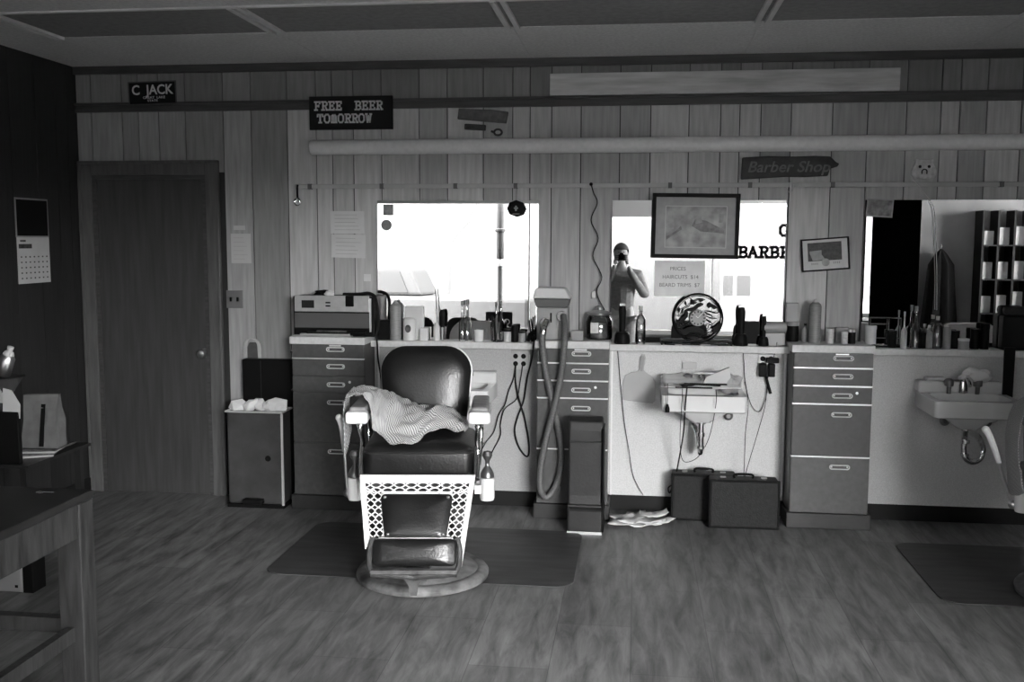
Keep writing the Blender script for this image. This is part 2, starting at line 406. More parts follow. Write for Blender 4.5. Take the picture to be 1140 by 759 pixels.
# storefront window
bm = BM(); t_ = 0.05
box(bm, WX0, WX1, FRONT-0.1, FRONT-0.03, WZ0, WZ0+t_); box(bm, WX0, WX1, FRONT-0.1, FRONT-0.03, WZ1-t_, WZ1)
for x in (WX0, WX1-t_): box(bm, x, x+t_, FRONT-0.1, FRONT-0.03, WZ0+t_, WZ1-t_)
for x in (-1.15, 1.14): box(bm, x-0.008, x+0.008, FRONT-0.1, FRONT-0.03, WZ0+t_, WZ1-t_)
win = struct('window_1', bm, m_window)
obj('pane', box(BM(), WX0+t_, WX1-t_, FRONT-0.068, FRONT-0.062, WZ0+t_, WZ1-t_), m_pane, win)
bm = BM(); box(bm, WX0-0.05, WX1+0.05, FRONT-0.03, FRONT+0.12, WZ0-0.03, WZ0)
obj('window_sill', bm, mat('sill_paint', 0.4, 0.5), win)
bm = BM(); slab(bm, 'BARBER', 0.125, 1.46, 1.63, FRONT-0.07, 0.036, wx=1.1); slab(bm, 'C', 0.125, 1.96, 1.90, FRONT-0.07, 0.036, wx=1.1)
obj('window_lettering', bm, m_ink, win)

# ceiling: tiles, recessed grey light panels and metal bars
struct('ceiling', box(BM(), RX0-0.1, RX1+0.1, FRONT-0.15, 0.1, RZ+0.02, RZ+0.1), m_ceil)
bm = BM()
XB = [-3.0, -1.81, -0.62, 0.57, 1.76, 2.95, 4.14]
YR = [(0.0, -0.86, 1), (-0.86, -1.43, 0), (-1.43, -2.6, 1), (-2.6, -3.2, 0), (-3.2, -4.4, 1), (-4.4, -5.0, 0), (-5.0, FRONT, 1)]
tl, dk, bars = BM(), BM(), BM()
XE = [RX0]+XB+[RX1]
for (a, b_, k) in YR:
    for x0, x1 in zip(XE, XE[1:]):
        if k: box(tl, x0+0.001, x1-0.001, b_, a, RZ, RZ+0.02)
        elif x0 == RX0: box(tl, x0+0.001, x1-0.001, b_, a, RZ, RZ+0.02)
        else: box(dk, x0+0.001, x1-0.001, b_+0.001, a-0.001, RZ+0.002, RZ+0.02)
struct('ceiling_tiles', tl, m_ceil); 
bpy.data.objects['ceiling_tiles'].name = 'trim_1'
o = struct('trim_2', dk, m_ceild)
for (a, b_, k) in YR:
    if not k:
        for x in XB: 
            for dx in (-0.035, 0.012): box(bars, x+dx, x+dx+0.023, b_, a, RZ-0.012, RZ+0.015)
        box(bars, XB[0], RX1, b_-0.012, b_+0.012, RZ-0.008, RZ+0.015)
struct('trim_3', bars, m_bar)
# moulding on the panelling
bm = BM()
box(bm, RX0, RX1, -0.022, 0, zt-0.03, zt-0.012); box(bm, RX0, RX1, -0.012, 0, zt-0.012, zt+0.028); box(bm, RX0, RX1, -0.03, 0, zt+0.012, zt+0.022)
struct('trim_4', bm, m_trimdk)
struct('trim_5', box(BM(), RX0, RX1, -0.03, 0, RZ-0.045, RZ), m_trimdk)
# baseboards
bm = BM(); zb = 0.095
for a, b_ in ((DX1+0.11, -2.0), (-1.56, -0.56), (-0.15, 0.86), (1.29, RX1)): box(bm, a, b_, -0.012, 0, 0, zb)
struct('baseboard_back', bm, m_base)
struct('baseboard_left', box(BM(), RX0, RX0+0.012, FRONT, 0, 0, 0.09), m_base)
# white laminate lower wall between the cabinets, with metal edge strips
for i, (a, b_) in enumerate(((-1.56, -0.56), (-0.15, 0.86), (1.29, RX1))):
    struct('trim_%d' % (6+i), box(BM(), a, b_, -0.02, 0.0, zb, 0.99), m_lam if i else mat('left_white_laminate', 0.38, 0.45, var=0.12, scale=160, detail=2))  # left sheet has a darker tone than the other two
bm = BM()
for x in (-1.535, -0.135, 0.85): box(bm, x-0.005, x+0.005, -0.026, -0.019, zb, 0.96)
struct('trim_9', bm, m_alu)

# door
dr = struct('door_1', box(BM(), DX0+0.02, DX1-0.02, -0.002, 0.012, 0.002, DZ1-0.015), m_door)
kb = at(228, 393, 0)
bm = BM(); lathe(bm, [(0.0, -0.062), (0.022, -0.058), (0.03, -0.045), (0.024, -0.03), (0.011, -0.024), (0.011, -0.008), (0.03, -0.006), (0.03, 0.0)], (0, 0, 0), 20, 'y')
obj('door_knob', bm, m_steel, dr, smooth=True, loc=(kb.x, -0.002, kb.z))
bm = BM(); cw = 0.085
for x0, x1 in ((DX0-cw+0.02, DX0+0.02), (DX1-0.02, DX1+cw-0.02)):
    box(bm, x0, x1, -0.022, 0, 0, DZ1+cw-0.015)
    xo = x0 if x0 < DX0 else x1-0.02
    box(bm, xo, xo+0.02, -0.032, -0.02, 0, DZ1+cw-0.015)
box(bm, DX0+0.02, DX1-0.02, -0.022, 0, DZ1-0.015, DZ1+cw-0.015); box(bm, DX0-cw+0.02, DX1+cw-0.02, -0.032, -0.02, DZ1+cw-0.035, DZ1+cw-0.015)
struct('trim_10', bm, m_case, bevel=0.004)
bm = BM()
for x0, x1 in ((DX0+0.02, DX0+0.045), (DX1-0.045, DX1-0.02)): box(bm, x0, x1, -0.012, 0, 0, DZ1-0.015)
box(bm, DX0+0.045, DX1-0.045, -0.012, 0, DZ1-0.04, DZ1-0.015)
struct('trim_11', bm, m_trimdk)

# ------------------------------------------------------------------ cabinets
def cabinet(x0, x1, label, dark=False, worn=False, hx=0.5):
    xc = (x0+x1)/2; W = x1-x0
    t = thing('drawer_cabinet', label, 'cabinet', (xc, 0, 0), group='grey drawer cabinets along the back wall')
    F = -0.235
    bm = BM(); box(bm, -W/2, W/2, F+0.015, -0.001, 0.085, 0.985)
    obj('body', bm, m_cab, t)
    obj('kick_base', box(BM(), -W/2-0.015, W/2+0.015, F-0.012, -0.001, 0, 0.085), m_kick, t, bevel=0.004)
    obj('top_slab', box(BM(), -W/2-0.012, W/2+0.004, F-0.006, -0.001, 0.985, 1.027), m_edge, t, bevel=0.003)
    for z in ((0.9, 0.8, 0.7, 0.405) if not worn else (0.9,)): obj('edge_strip', box(BM(), -W/2, W/2, F-0.001, F+0.016, z-0.003, z+0.004), m_alu, t)
    zs = [(0.985, 0.904), (0.896, 0.804), (0.796, 0.704), (0.696, 0.409), (0.401, 0.087)]
    for k, (a, b_) in enumerate(zs):
        d = obj('drawer', box(BM(), -W/2+0.002, W/2-0.002, F, F+0.014, b_+0.001, a-0.001), m_cabdk if (dark and k in (1, 2, 3)) else m_cab, t, bevel=0.002)
        hz = [0.957, 0.857, 0.75, 0.645, 0.352][k]
        bm = BM()
        ol = rrect(0.105, 0.022, 0.0105, 4)
        tube(bm, [(hx*0.1-0.0+p[0], F-0.012, hz+p[1]) for p in ol], 0.0035, 6, False, True)
        cbox(bm, (hx*0.1-0.042, F-0.006, hz), (0.006, 0.012, 0.008)); cbox(bm, (hx*0.1+0.042, F-0.006, hz), (0.006, 0.012, 0.008))
        obj('handle', bm, mat('polished_handle', 0.75, 0.3, 0.2), d, smooth=True)
        if k == 0:
            bm = BM(); box(bm, hx*0.1-0.04, hx*0.1+0.03, F-0.003, F, hz+0.017, hz+0.025); obj('maker_plate', bm, m_alu, d)
        if k == 2:
            bm = BM(); lathe(bm, [(0.0, -0.006), (0.007, -0.005), (0.008, 0)], (0.13, F, 0.765), 12, 'y'); obj('lock', bm, m_alu, d, smooth=True)
    return t
cabinet(-2.0, -1.565, 'grey drawer cabinet beside the trash can, under the silver appliance', worn=True)
cabinet(-0.555, -0.15, 'grey drawer cabinet behind the hanging hose and padded footstool')
cabinet(0.865, 1.29, 'grey drawer cabinet right of the suitcases, darker middle drawers', dark=True)

CT = 1.0
for a, b_, lb in ((-1.558, -0.558, 'pale worktop ledge behind the barber chair, under left mirror'), (-0.148, 0.862, 'pale worktop ledge under the middle mirror above the suitcases'), (1.294, RX1-0.01, 'pale worktop ledge under the right mirror above the rightmost sink')):
    bm = BM(); box(bm, a, b_, -0.115, -0.001, 0.962, CT)
    o = obj('worktop', bm, m_edge, bevel=0.003); tag(o, lb, 'counter')
# ------------------------------------------------------------------ mirrors
def mirror(x0, x1, z1, tilt, label):
    W, Hh = x1-x0, z1-CT-0.002
    t = thing('barber_mirror', label, 'mirror', ((x0+x1)/2, -0.028 if tilt else -0.012, CT+0.001), ((-0.018, 0, 0.0154) if tilt else (0, 0, 0)))
    obj('glass', box(BM(), -W/2, W/2, -0.003, 0.003, 0, Hh), m_mirror, t)
    obj('backing', box(BM(), -W/2, W/2, 0.0032, 0.006, 0, Hh), m_black, t)
    return t
MT = at(500, 223, -0.02).z
mirror(-1.533, -0.572, MT, True, 'wide frameless mirror above the barber chair reflecting a bright street')
mirror(-0.146, 0.831, MT, True, 'frameless mirror behind the framed print, reflecting a standing man')
mirror(1.262, 3.4, MT, False, 'dark frameless mirror at far right reflecting coats and shelves')

# ------------------------------------------------------------------ sinks
def sink(xc, label, side=False):
    t = thing('wash_basin', label, 'sink', (xc, 0, 0), group='wall-hung white sinks')
    W = 0.455; bm = BM()
    # bowl with apron: outer shell
    o1 = rrect(W, 0.40, 0.02, 3)
    def ring(pts, z, s=1, dy=0, sy=None): return [bm.verts.new((x*s, -0.235+y*(sy or s)+dy, z)) for x, y in pts]
    inn = rrect(W-0.07, 0.27, 0.07, 3)
    R = [ring(o1, 0.675), ring(o1, 0.76), ring(inn, 0.76, dy=-0.02), ring(inn, 0.70, 0.93, -0.02), ring(inn, 0.64, 0.65, -0.02), ring(inn, 0.63, 0.2, -0.02)]
    low = [ring(o1, 0.668, 0.95), ring(inn, 0.662, 0.62, 0.0), ring(inn, 0.62, 0.5, 0.0), ring(inn, 0.585, 0.25, 0.0)]
    n_ = len(o1)
    for a, b_ in zip(R, R[1:]):
        for i in range(n_): bm.faces.new((a[i], a[(i+1) % n_], b_[(i+1) % n_], b_[i]))
    bm.faces.new(R[-1])
    seq = [R[0]]+low
    for a, b_ in zip(seq, seq[1:]):
        for i in range(n_): bm.faces.new((a[i], a[(i+1) % n_], b_[(i+1) % n_], b_[i]))
    bm.faces.new(low[-1])
    obj('basin', bm, m_sink, t, smooth=True)
    obj('back_ledge', box(BM(), -W/2, W/2, -0.12, -0.021, 0.755, 0.825), m_sink, t, bevel=0.012)
    bm = BM(); lathe(bm, [(0.025, 0.765), (0.025, 0.80), (0.018, 0.84), (0.0, 0.845)], (0, -0.14, 0), 14)
    tube(bm, [(0, -0.14, 0.83), (0, -0.2, 0.85), (0, -0.25, 0.82)], 0.011)
    obj('faucet', bm, m_chrome, t, smooth=True)
    for s in (-1, 1):
        bm = BM(); lathe(bm, [(0.012, 0.76), (0.012, 0.80), (0.024, 0.805), (0.026, 0.835), (0.012, 0.845), (0.0, 0.846)], (s*0.075, -0.14, 0), 12)
        obj('tap', bm, m_brassy, t, smooth=True)
    bm = BM(); lathe(bm, [(0.03, 0.575), (0.03, 0.59)], (0, -0.22, 0), 14)
    if side: tube(bm, [(0, -0.22, 0.58), (0.0, -0.2, 0.52), (0.0, -0.2, 0.46), (0.012, -0.2, 0.415), (0.05, -0.2, 0.395), (0.088, -0.2, 0.415), (0.1, -0.2, 0.46), (0.1, -0.17, 0.5), (0.1, -0.1, 0.52), (0.1, -0.02, 0.52)], 0.017, 12)
    else: tube(bm, [(0, -0.22, 0.58), (0, -0.22, 0.50), (0, -0.22, 0.44), (0.0, -0.20, 0.405), (0, -0.16, 0.40), (0.0, -0.13, 0.43), (-0.01, -0.12, 0.50), (-0.03, -0.09, 0.53), (-0.04, -0.02, 0.53)], 0.017, 12)
    lathe(bm, [(0.023, 0.50), (0.023, 0.52)], (0, -0.22, 0), 12); lathe(bm, [(0.023, 0.43), (0.023, 0.445)], (0, -0.22, 0), 12)
    obj('drain_trap', bm, m_chrome, t, smooth=True)
    for s in (-0.06, 0.165):
        bm = BM(); lathe(bm, [(0.0, -0.065), (0.012, -0.065), (0.018, -0.055), (0.027, -0.05), (0.027, -0.035), (0.012, -0.03), (0.012, -0.02)], (s, 0, 0.59), 14, 'y')
        obj('shutoff_valve', bm, m_brassy, t, smooth=True)
    return t
sink(0.372, 'white wall-hung sink holding papers, between two suitcases and middle mirror')
sink(1.79, 'white wall-hung sink at far right with curved chrome drain pipe', True)
sink(-1.035, 'white wall-hung sink mostly hidden behind the barber chair')
# curled trap pipe on the right sink is the shared part; things lying on the sinks
sp = thing('newspaper_heap', 'crumpled pale papers heaped on the middle sink', 'paper', (0.372, -0.2, 0.762))
bm = BM()
G = [[None]*13 for _ in range(9)]
for j in range(9):
    for i in range(13):
        x = -0.215+0.42*i/12; y = -0.15+0.26*j/8
        z = 0.03+0.045*(j/8)+0.035*noise.noise(Vector((i*0.9, j*1.1, 3)))+(0.02 if 7 < i < 11 else 0)*(j/8)
        G[j][i] = bm.verts.new((x, y*0.9, z))
for j in range(8):
    for i in range(12): bm.faces.new((G[j][i], G[j][i+1], G[j+1][i+1], G[j+1][i]))
o = obj('sheet', bm, m_paper, sp, smooth=True, sub=1); o.modifiers.new('t', 'SOLIDIFY').thickness = 0.004
bm = BM(); prism(bm, [(-0.01, 0.0), (0.02, 0.06), (0.14, 0.115), (0.15, 0.06), (0.11, 0.0)], -0.02, 0.0)
obj('folded_corner', bm, mat('translucent_paper', 0.6, 0.7), sp, rot=(0.2, 0, 0), loc=(0.0, -0.06, 0.03))
bm = BM(); crumple(bm, (0.165, -0.02, 0.045), 0.055, 4, 1, 0.8, 1.0); o = obj('crumpled_ball', bm, m_paperg, sp, smooth=True)
ct = thing('comb_tangle', 'dark combs and clipper cords lying on the middle sink papers', 'comb', (0.36, -0.33, 0.79))
bm = BM()
for k in range(5):
    a = random.uniform(-0.3, 0.3); box(bm, -0.1, 0.1, -0.012, 0.012, 0.0, 0.006, Matrix.Translation((random.uniform(-0.06, 0.06), random.uniform(-0.04, 0.04), 0.006*k)) @ Matrix.Rotation(a, 4, 'Z'))
obj('combs', bm, m_black, ct)
bm = BM(); cbox(bm, (0.02, 0.06, 0.075), (0.11, 0.03, 0.008)); obj('pale_comb', bm, m_plasticl, ct)
bm = BM(); crumple(bm, (0, 0, 0), 0.06, 9, 1.3, 0.6, 0.7); o = obj('crumpled_towel', bm, m_paper, smooth=True, loc=(1.86, -0.13, 0.865)); tag(o, 'small crumpled pale towel on taps of the far right sink', 'towel')
bm = BM(); box(bm, -0.05, 0.05, -0.035, 0.035, 0, 0.02); o = obj('soap_bar', bm, m_plasticl, bevel=0.008, loc=(1.65, -0.09, 0.826)); tag(o, 'pale soap bar on left end of the far right sink', 'soap')

# ------------------------------------------------------------------ barber chair
def barber_chair(label, loc, rz):
    t = thing('barber_chair', label, 'chair', loc, rz)
    # base
    bm = BM(); lathe(bm, [(0.30, 0.004), (0.312, 0.01), (0.315, 0.028), (0.305, 0.042), (0.275, 0.05), (0.262, 0.044), (0.25, 0.05), (0.16, 0.075), (0.09, 0.10), (0.08, 0.13), (0.08, 0.14), (0.0, 0.14)], (0, 0, 0), 56)
    obj('base', bm, mat('worn_painted_base', 0.13, 0.5, 0.1, var=0.85, scale=11, bump=0.3, detail=9), t, smooth=True)
    bm = BM(); lathe(bm, [(0.062, 0.14), (0.062, 0.33), (0.075, 0.34), (0.075, 0.42), (0, 0.42)], (0, 0, 0), 24); obj('column', bm, m_steel, t, smooth=True)
    bm = BM(); box(bm, -0.22, 0.22, -0.18, 0.2, 0.42, 0.46); box(bm, -0.05, 0.05, -0.36, -0.05, 0.10, 0.13, Matrix.Rotation(0.0, 4, 'X')); obj('under_frame', bm, m_iron, t)
    # seat
    bm = BM(); box(bm, -0.245, 0.245, -0.2, 0.23, 0.455, 0.545); obj('seat_box', bm, m_iron, t, bevel=0.015)
    bm = BM()
    ol = rrect(0.505, 0.46, 0.05, 5)
    rings = []
    for s, z in ((0.985, 0.545), (1.0, 0.56), (1.0, 0.635), (0.985, 0.652), (0.93, 0.665), (0.75, 0.683), (0.45, 0.692), (0.12, 0.694)):
        rings.append([bm.verts.new((x*s, 0.01+y*s, z+(0.012 if y > 0 and s < 1 else 0))) for x, y in ol])
    for a, b_ in zip(rings, rings[1:]):
        for i in range(len(ol)): bm.faces.new((a[i], a[(i+1) % len(ol)], b_[(i+1) % len(ol)], b_[i]))
    bm.faces.new(rings[0]); bm.faces.new(rings[-1])
    sc_ = obj('seat', bm, m_leather, t, smooth=True)
    bm = BM(); tube(bm, [(x*1.0, 0.01+y*1.0, 0.642) for x, y in ol], 0.005, 6, False, True); obj('piping', bm, m_leather2, sc_, smooth=True)
    # back rest, leaning back
    mb = Matrix.Translation((0, 0.235, 0.655)) @ Matrix.Rotation(-0.17, 4, 'X')
    out = [(x, z+0.21) for x, z in rrect(0.445, 0.42, 0.125, 8, 0.045, 0.40)]
    bm = BM(); pillow(bm, out, 0.035, 0.04, mtx=mb); bk = obj('backrest', bm, m_leather, t, smooth=True)
    out2 = [(x*1.03, (z-0.21)*1.03+0.21) for x, z in out]
    bm = BM(); prism(bm, out2, 0.001, 0.025); 
    for v in bm.verts: v.co = mb @ v.co
    obj('back_shell', bm, m_porc, t, bevel=0.006)
    bm = BM()
    for s in (-1, 1): box(bm, s*0.15-0.02, s*0.15+0.02, 0.235, 0.26, 0.47, 0.75)
    obj('back_bracket', bm, m_steel, t)
    # arms
    for s in (-1, 1):
        a = obj('armrest', box(BM(), s*0.275-0.04, s*0.275+0.04, -0.17, 0.2, 0.80, 0.842), mat('worn_arm_pad', 0.28, 0.5, var=0.3, scale=20), t, bevel=0.014, seg=3)
        bm = BM(); prism(bm, [(s*0.275+x, 0.80+z) for x, z in rrect(0.10, 0.055, 0.014, 3)], -0.215, -0.165); box(bm, s*0.275-0.048, s*0.275+0.048, -0.17, 0.22, 0.775, 0.80)
        obj('arm_cap', bm, m_porc, t, bevel=0.008, seg=3)
        bm = BM(); tube(bm, [(s*0.268, -0.13, 0.785), (s*0.268, -0.15, 0.74), (s*0.262, -0.12, 0.68), (s*0.268, -0.13, 0.60), (s*0.265, -0.21, 0.52)], 0.011, 10)
        sphere(bm, (s*0.268, -0.14, 0.755), 0.018); obj('arm_post', bm, m_chrome, t, smooth=True); bm = BM()
        tube(bm, [(s*0.275, 0.15, 0.785), (s*0.275, 0.17, 0.70), (s*0.27, 0.16, 0.6), (s*0.262, 0.18, 0.5)], 0.012, 10)
        obj('rear_arm_post', bm, m_chrome, t, smooth=True)
        bm = BM(); prism(bm, [(-0.2, 0.5), (-0.215, 0.58), (-0.16, 0.66), (-0.10, 0.62), (0.1, 0.62), (0.18, 0.7), (0.21, 0.5)], s*0.252, s*0.262, 'yz'); obj('side_panel', bm, m_iron, t)
        bm = BM(); lathe(bm, [(0.0, 0.622), (0.017, 0.618), (0.024, 0.60), (0.017, 0.583), (0.010, 0.575), (0.009, 0.555), (0.013, 0.545), (0.024, 0.53), (0.032, 0.51), (0.033, 0.497), (0.02, 0.492)], (s*0.308, -0.06, 0), 20)
        obj('arm_finial', bm, m_brassy, t, smooth=True)
        bm = BM(); lathe(bm, [(0.02, 0.494), (0.033, 0.492), (0.035, 0.485), (0.035, 0.40), (0.031, 0.388), (0.0, 0.386)], (s*0.308, -0.06, 0), 24); box(bm, min(s*0.25, s*0.30), max(s*0.25, s*0.30), -0.08, -0.04, 0.42, 0.46)
        obj('arm_socket', bm, m_porc, t, smooth=True)
    # leg rest: porcelain frame with pierced lattice and padded panel (slanted plane)
    def S(x, v): # v=0 top(z .548) .. 1 bottom(z .285)
        return Vector((x, -0.235-0.14*v, 0.548-0.265*v))
    def bar(bm, pts, r): tube(bm, pts, r, 6, False)
    def hw(v): return 0.258-0.04*v
    bm = BM()
    def strip(bm, q, th=0.012):
        n_ = Vector((0, -0.88, -0.47))*th
        A = [bm.verts.new(p) for p in q]; B = [bm.verts.new(p+n_) for p in q]
        bm.faces.new(A); bm.faces.new(B)
        for i in range(4): bm.faces.new((A[i], A[(i+1) % 4], B[(i+1) % 4], B[i]))
    strip(bm, [S(-hw(0), 0), S(hw(0), 0), S(hw(0.1), 0.1), S(-hw(0.1), 0.1)])
    for s in (-1, 1):
        k = 0
        e = 1.05 if s < 0 else 1.30
        N_ = 6
        for i in range(N_):
            v0, v1 = 0.1+(e-0.1)*i/N_, 0.1+(e-0.1)*(i+1)/N_
            strip(bm, [S(s*hw(v0), v0), S(s*(hw(v0)-0.022), v0), S(s*(hw(v1)-0.022), v1), S(s*hw(v1), v1)])
            # outer flange facing sideways
            strip(bm, [S(s*hw(v0), v0), S(s*(hw(v0)-0.006), v0), S(s*(hw(v1)-0.006), v1), S(s*hw(v1), v1)], 0.022)
    # inner border round the pad
    ih = lambda v: 0.166-0.03*v
    strip(bm, [S(-ih(0.27), 0.25), S(ih(0.27), 0.25), S(ih(0.27), 0.29), S(-ih(0.27), 0.29)], 0.014)
    for s in (-1, 1): strip(bm, [S(s*ih(0.25), 0.25), S(s*(ih(0.25)-0.012), 0.25), S(s*(ih(1)-0.012), 1.0), S(s*ih(1), 1.0)], 0.014)
    nn = Vector((0, -0.88, -0.47))*0.007
    # lattice strands along the top and the two sides
    for half in (0, 1):
        for ph in (0, 1):
            pts = []
            for i in range(0, 73):
                f = i/72; x = -0.235+0.47*f; c_ = 0.5-0.5*math.cos(f*PI*9+ph*PI)
                pts.append(S(x, 0.1+(half*0.5+c_*0.5)*0.16)+nn)
            bar(bm, pts, 0.0032)
            for s in (-1, 1):
                pts = []
                for i in range(0, 61):
                    f = i/60; v = 0.2+0.88*f; xo, xi = hw(v)-0.022, ih(v)
                    c_ = 0.5-0.5*math.cos(f*PI*8+ph*PI)
                    pts.append(S(s*(xi+(xo-xi)*(half*0.5+c_*0.5)), v)+nn)
                bar(bm, pts, 0.0032)
    obj('legrest_frame', bm, m_porc, t, smooth=True)
    ol = [(x, z) for x, z in rrect(0.318, 0.205, 0.022, 4, 0.022, 0.275)]
    ang = math.atan2(0.14, 0.265)
    mp_ = Matrix.Translation(S(0, 0.645)+Vector((0, 0.004, 0))) @ Matrix.Rotation(-ang, 4, 'X')
    bm = BM(); pillow(bm, ol, 0.016, 0.016, mtx=mp_); pd = obj('legrest_pad', bm, m_leather, t, smooth=True)
    for x, z in ((-0.14, 0.085), (0.14, 0.085), (-0.12, -0.08), (0.12, -0.08)):
        bm = BM(); sphere(bm, (0, 0, 0), 0.008, 1, 0.6, 1, 10, 8); p = mp_ @ Vector((x, -0.023, z)); obj('button', bm, m_brassy, pd, smooth=True, loc=p)
    # foot rest
    bm = BM(); y0 = -0.385
    box(bm, -0.16, 0.16, y0-0.012, y0+0.01, 0.296, 0.31); obj('footrest_edge', bm, m_steel, t, bevel=0.004)
    ol = rrect(0.36, 0.115, 0.02, 4)
    mf = Matrix.Translation((0, y0-0.02, 0.245)) @ Matrix.Rotation(-0.35, 4, 'X')
    bm = BM(); pillow(bm, ol, 0.02, 0.02, mtx=mf); obj('footrest_pad', bm, m_leather, t, smooth=True)
    bm = BM()
    for s in (-1, 1):
        tube(bm, [(s*0.185, y0+0.0, 0.295), (s*0.195, y0-0.02, 0.25), (s*0.19, y0-0.06, 0.19), (s*0.15, y0-0.075, 0.168), (s*0.05, y0-0.08, 0.16), (0, y0-0.08, 0.15)], 0.013, 8)
        tube(bm, [(s*0.185, y0, 0.295), (s*0.16, -0.28, 0.30), (s*0.13, -0.16, 0.42)], 0.012, 8)
    tube(bm, [(-0.185, y0-0.07, 0.172), (0.185, y0-0.07, 0.172)], 0.02, 8, False)
    prism(bm, [(-0.05, 0.165), (0.05, 0.165), (0.022, 0.12), (0.014, 0.075), (-0.014, 0.075), (-0.022, 0.12)], y0-0.085, y0-0.06)
    obj('footrest_frame', bm, m_iron, t, smooth=True)
    # lever
    bm = BM(); tube(bm, [(-0.345, -0.05, 0.41), (-0.352, -0.05, 0.50), (-0.356, -0.055, 0.62)], 0.007, 8); tube(bm, [(-0.345, -0.05, 0.41), (-0.30, -0.03, 0.40), (-0.2, 0, 0.43)], 0.010, 8); sphere(bm, (-0.345, -0.05, 0.415), 0.02)
    lv = obj('lever', bm, m_steel, t, smooth=True)
    bm = BM(); tube(bm, [(-0.356, -0.055, 0.615), (-0.36, -0.058, 0.68), (-0.366, -0.065, 0.74), (-0.375, -0.07, 0.775)], lambda f: 0.012+0.005*f, 12); sphere(bm, (-0.376, -0.07, 0.776), 0.0175)
    obj('lever_grip', bm, m_porc, lv, smooth=True)
    return t
CH = barber_chair('antique barber chair with dark leather and white porcelain, in full view', (-0.99, -1.3, 0), math.radians(7.5))
CH2 = barber_chair('barber chair cut off by the right edge of the picture, lever showing', (2.05, -1.2, 0), math.radians(-12))
for ch in CH2.children:
    if ch.name.startswith('lever'):
        pv = Vector((-0.345, -0.05, 0.41)); Mx = Matrix.Translation(pv) @ Matrix.Rotation(-0.28, 4, 'Y') @ Matrix.Translation(-pv); ch.matrix_basis = Mx

def cloth(name, net, m, nx=7, ny=4, res=10, wr=0.012, seed=0, freq=6.0):
    """net[j][i] control points -> smooth sheet"""
    rows = [catmull(r, res) for r in net]
    cols = []
    for i in range(len(rows[0])): cols.append(catmull([r[i] for r in rows], res))
    bm = BM(); W_, H_ = len(cols), len(cols[0])
    uvl = bm.loops.layers.uv.new('UVMap')
    G = []
    for i, c in enumerate(cols):
        row = []
        for j, p in enumerate(c):
            u_, v_ = i/(W_-1), j/(H_-1)
            f = noise.noise(Vector((u_*freq*1.6+v_*1.5, v_*freq*0.5, seed)))+0.5*noise.noise(Vector((u_*freq*4, v_*freq*1.2, seed+5)))
            row.append((bm.verts.new(p+Vector((0.3*f*wr, -abs(f)*wr*0.8, f*wr+wr*0.7))), u_, v_))
        G.append(row)
    for i in range(W_-1):
        for j in range(H_-1):
            q = [G[i][j], G[i+1][j], G[i+1][j+1], G[i][j+1]]
            fc = bm.faces.new([a[0] for a in q])
            for lp, a in zip(fc.loops, q): lp[uvl].uv = (a[1]*1.6+0.6*a[2], a[2]*0.8-0.3*a[1])
    me_bm = bm
    o = obj(name, me_bm, m, smooth=True, sub=0)
    o.modifiers.clear()
    sd = o.modifiers.new('t', 'SOLIDIFY'); sd.thickness = 0.003
    return o
#      outside arm,          arm top outer,        arm top inner,        inside,               seat,                 seat,               right end
net = [
 [(-0.335, -0.17, 0.62), (-0.335, -0.16, 0.855), (-0.235, -0.15, 0.862), (-0.20, -0.165, 0.73), (-0.06, -0.235, 0.665), (0.06, -0.10, 0.705), (0.20, -0.06, 0.700)],
 [(-0.340, -0.10, 0.60), (-0.335, -0.10, 0.865), (-0.22, -0.09, 0.875), (-0.165, -0.12, 0.77), (-0.05, -0.14, 0.715), (0.08, -0.05, 0.745), (0.22, 0.0, 0.705)],
 [(-0.340, -0.03, 0.63), (-0.335, -0.04, 0.865), (-0.215, -0.02, 0.880), (-0.13, -0.03, 0.83), (-0.03, -0.02, 0.78), (0.09, 0.03, 0.800), (0.21, 0.06, 0.715)],
 [(-0.335, 0.02, 0.68), (-0.335, 0.03, 0.865), (-0.21, 0.06, 0.875), (-0.11, 0.10, 0.83), (0.0, 0.12, 0.79), (0.12, 0.13, 0.765), (0.20, 0.12, 0.73)],
]
cp = cloth('barber_cape', net, m_cape, wr=0.024, seed=2, freq=8)
cp.location = (-0.99, -1.3, 0); cp.rotation_euler = (0, 0, math.radians(7.5))
tag(cp, 'striped light cape draped over arm and seat of the full-view barber chair', 'cape')
net2 = [
 [(-0.33, -0.22, 0.50), (-0.36, -0.2, 0.70), (-0.33, -0.18, 0.86), (-0.22, -0.18, 0.86), (-0.18, -0.2, 0.72)],
 [(-0.36, -0.05, 0.46), (-0.38, -0.05, 0.70), (-0.34, -0.05, 0.87), (-0.22, -0.05, 0.87), (-0.17, -0.08, 0.72)],
 [(-0.35, 0.12, 0.50), (-0.37, 0.12, 0.70), (-0.33, 0.12, 0.86), (-0.22, 0.12, 0.86), (-0.18, 0.1, 0.72)],
]
cp2 = cloth('barber_cape', net2, m_cape, wr=0.012, seed=8)
cp2.location = (2.05, -1.2, 0); cp2.rotation_euler = (0, 0, math.radians(-12))
tag(cp2, 'patterned cape over the arm of the chair at right picture edge', 'cape')

# ------------------------------------------------------------------ mats on the floor
def mat_rug(x0, x1, y0, y1, label):
    bm = BM(); ol = [(x, y) for x, y in rrect(x1-x0, y1-y0, 0.09, 6)]
    prism(bm, [( (x0+x1)/2+x, (y0+y1)/2+y) for x, y in ol], 0.0005, 0.006, 'xy')
    o = obj('floor_mat', bm, m_matfl, bevel=0.002); tag(o, label, 'mat')
mat_rug(-1.76, -0.27, -1.38, -0.5, 'dark rubber mat under the full-view barber chair')
mat_rug(1.37, 2.9, -1.35, -0.46, 'dark rubber mat at the right edge of the picture')

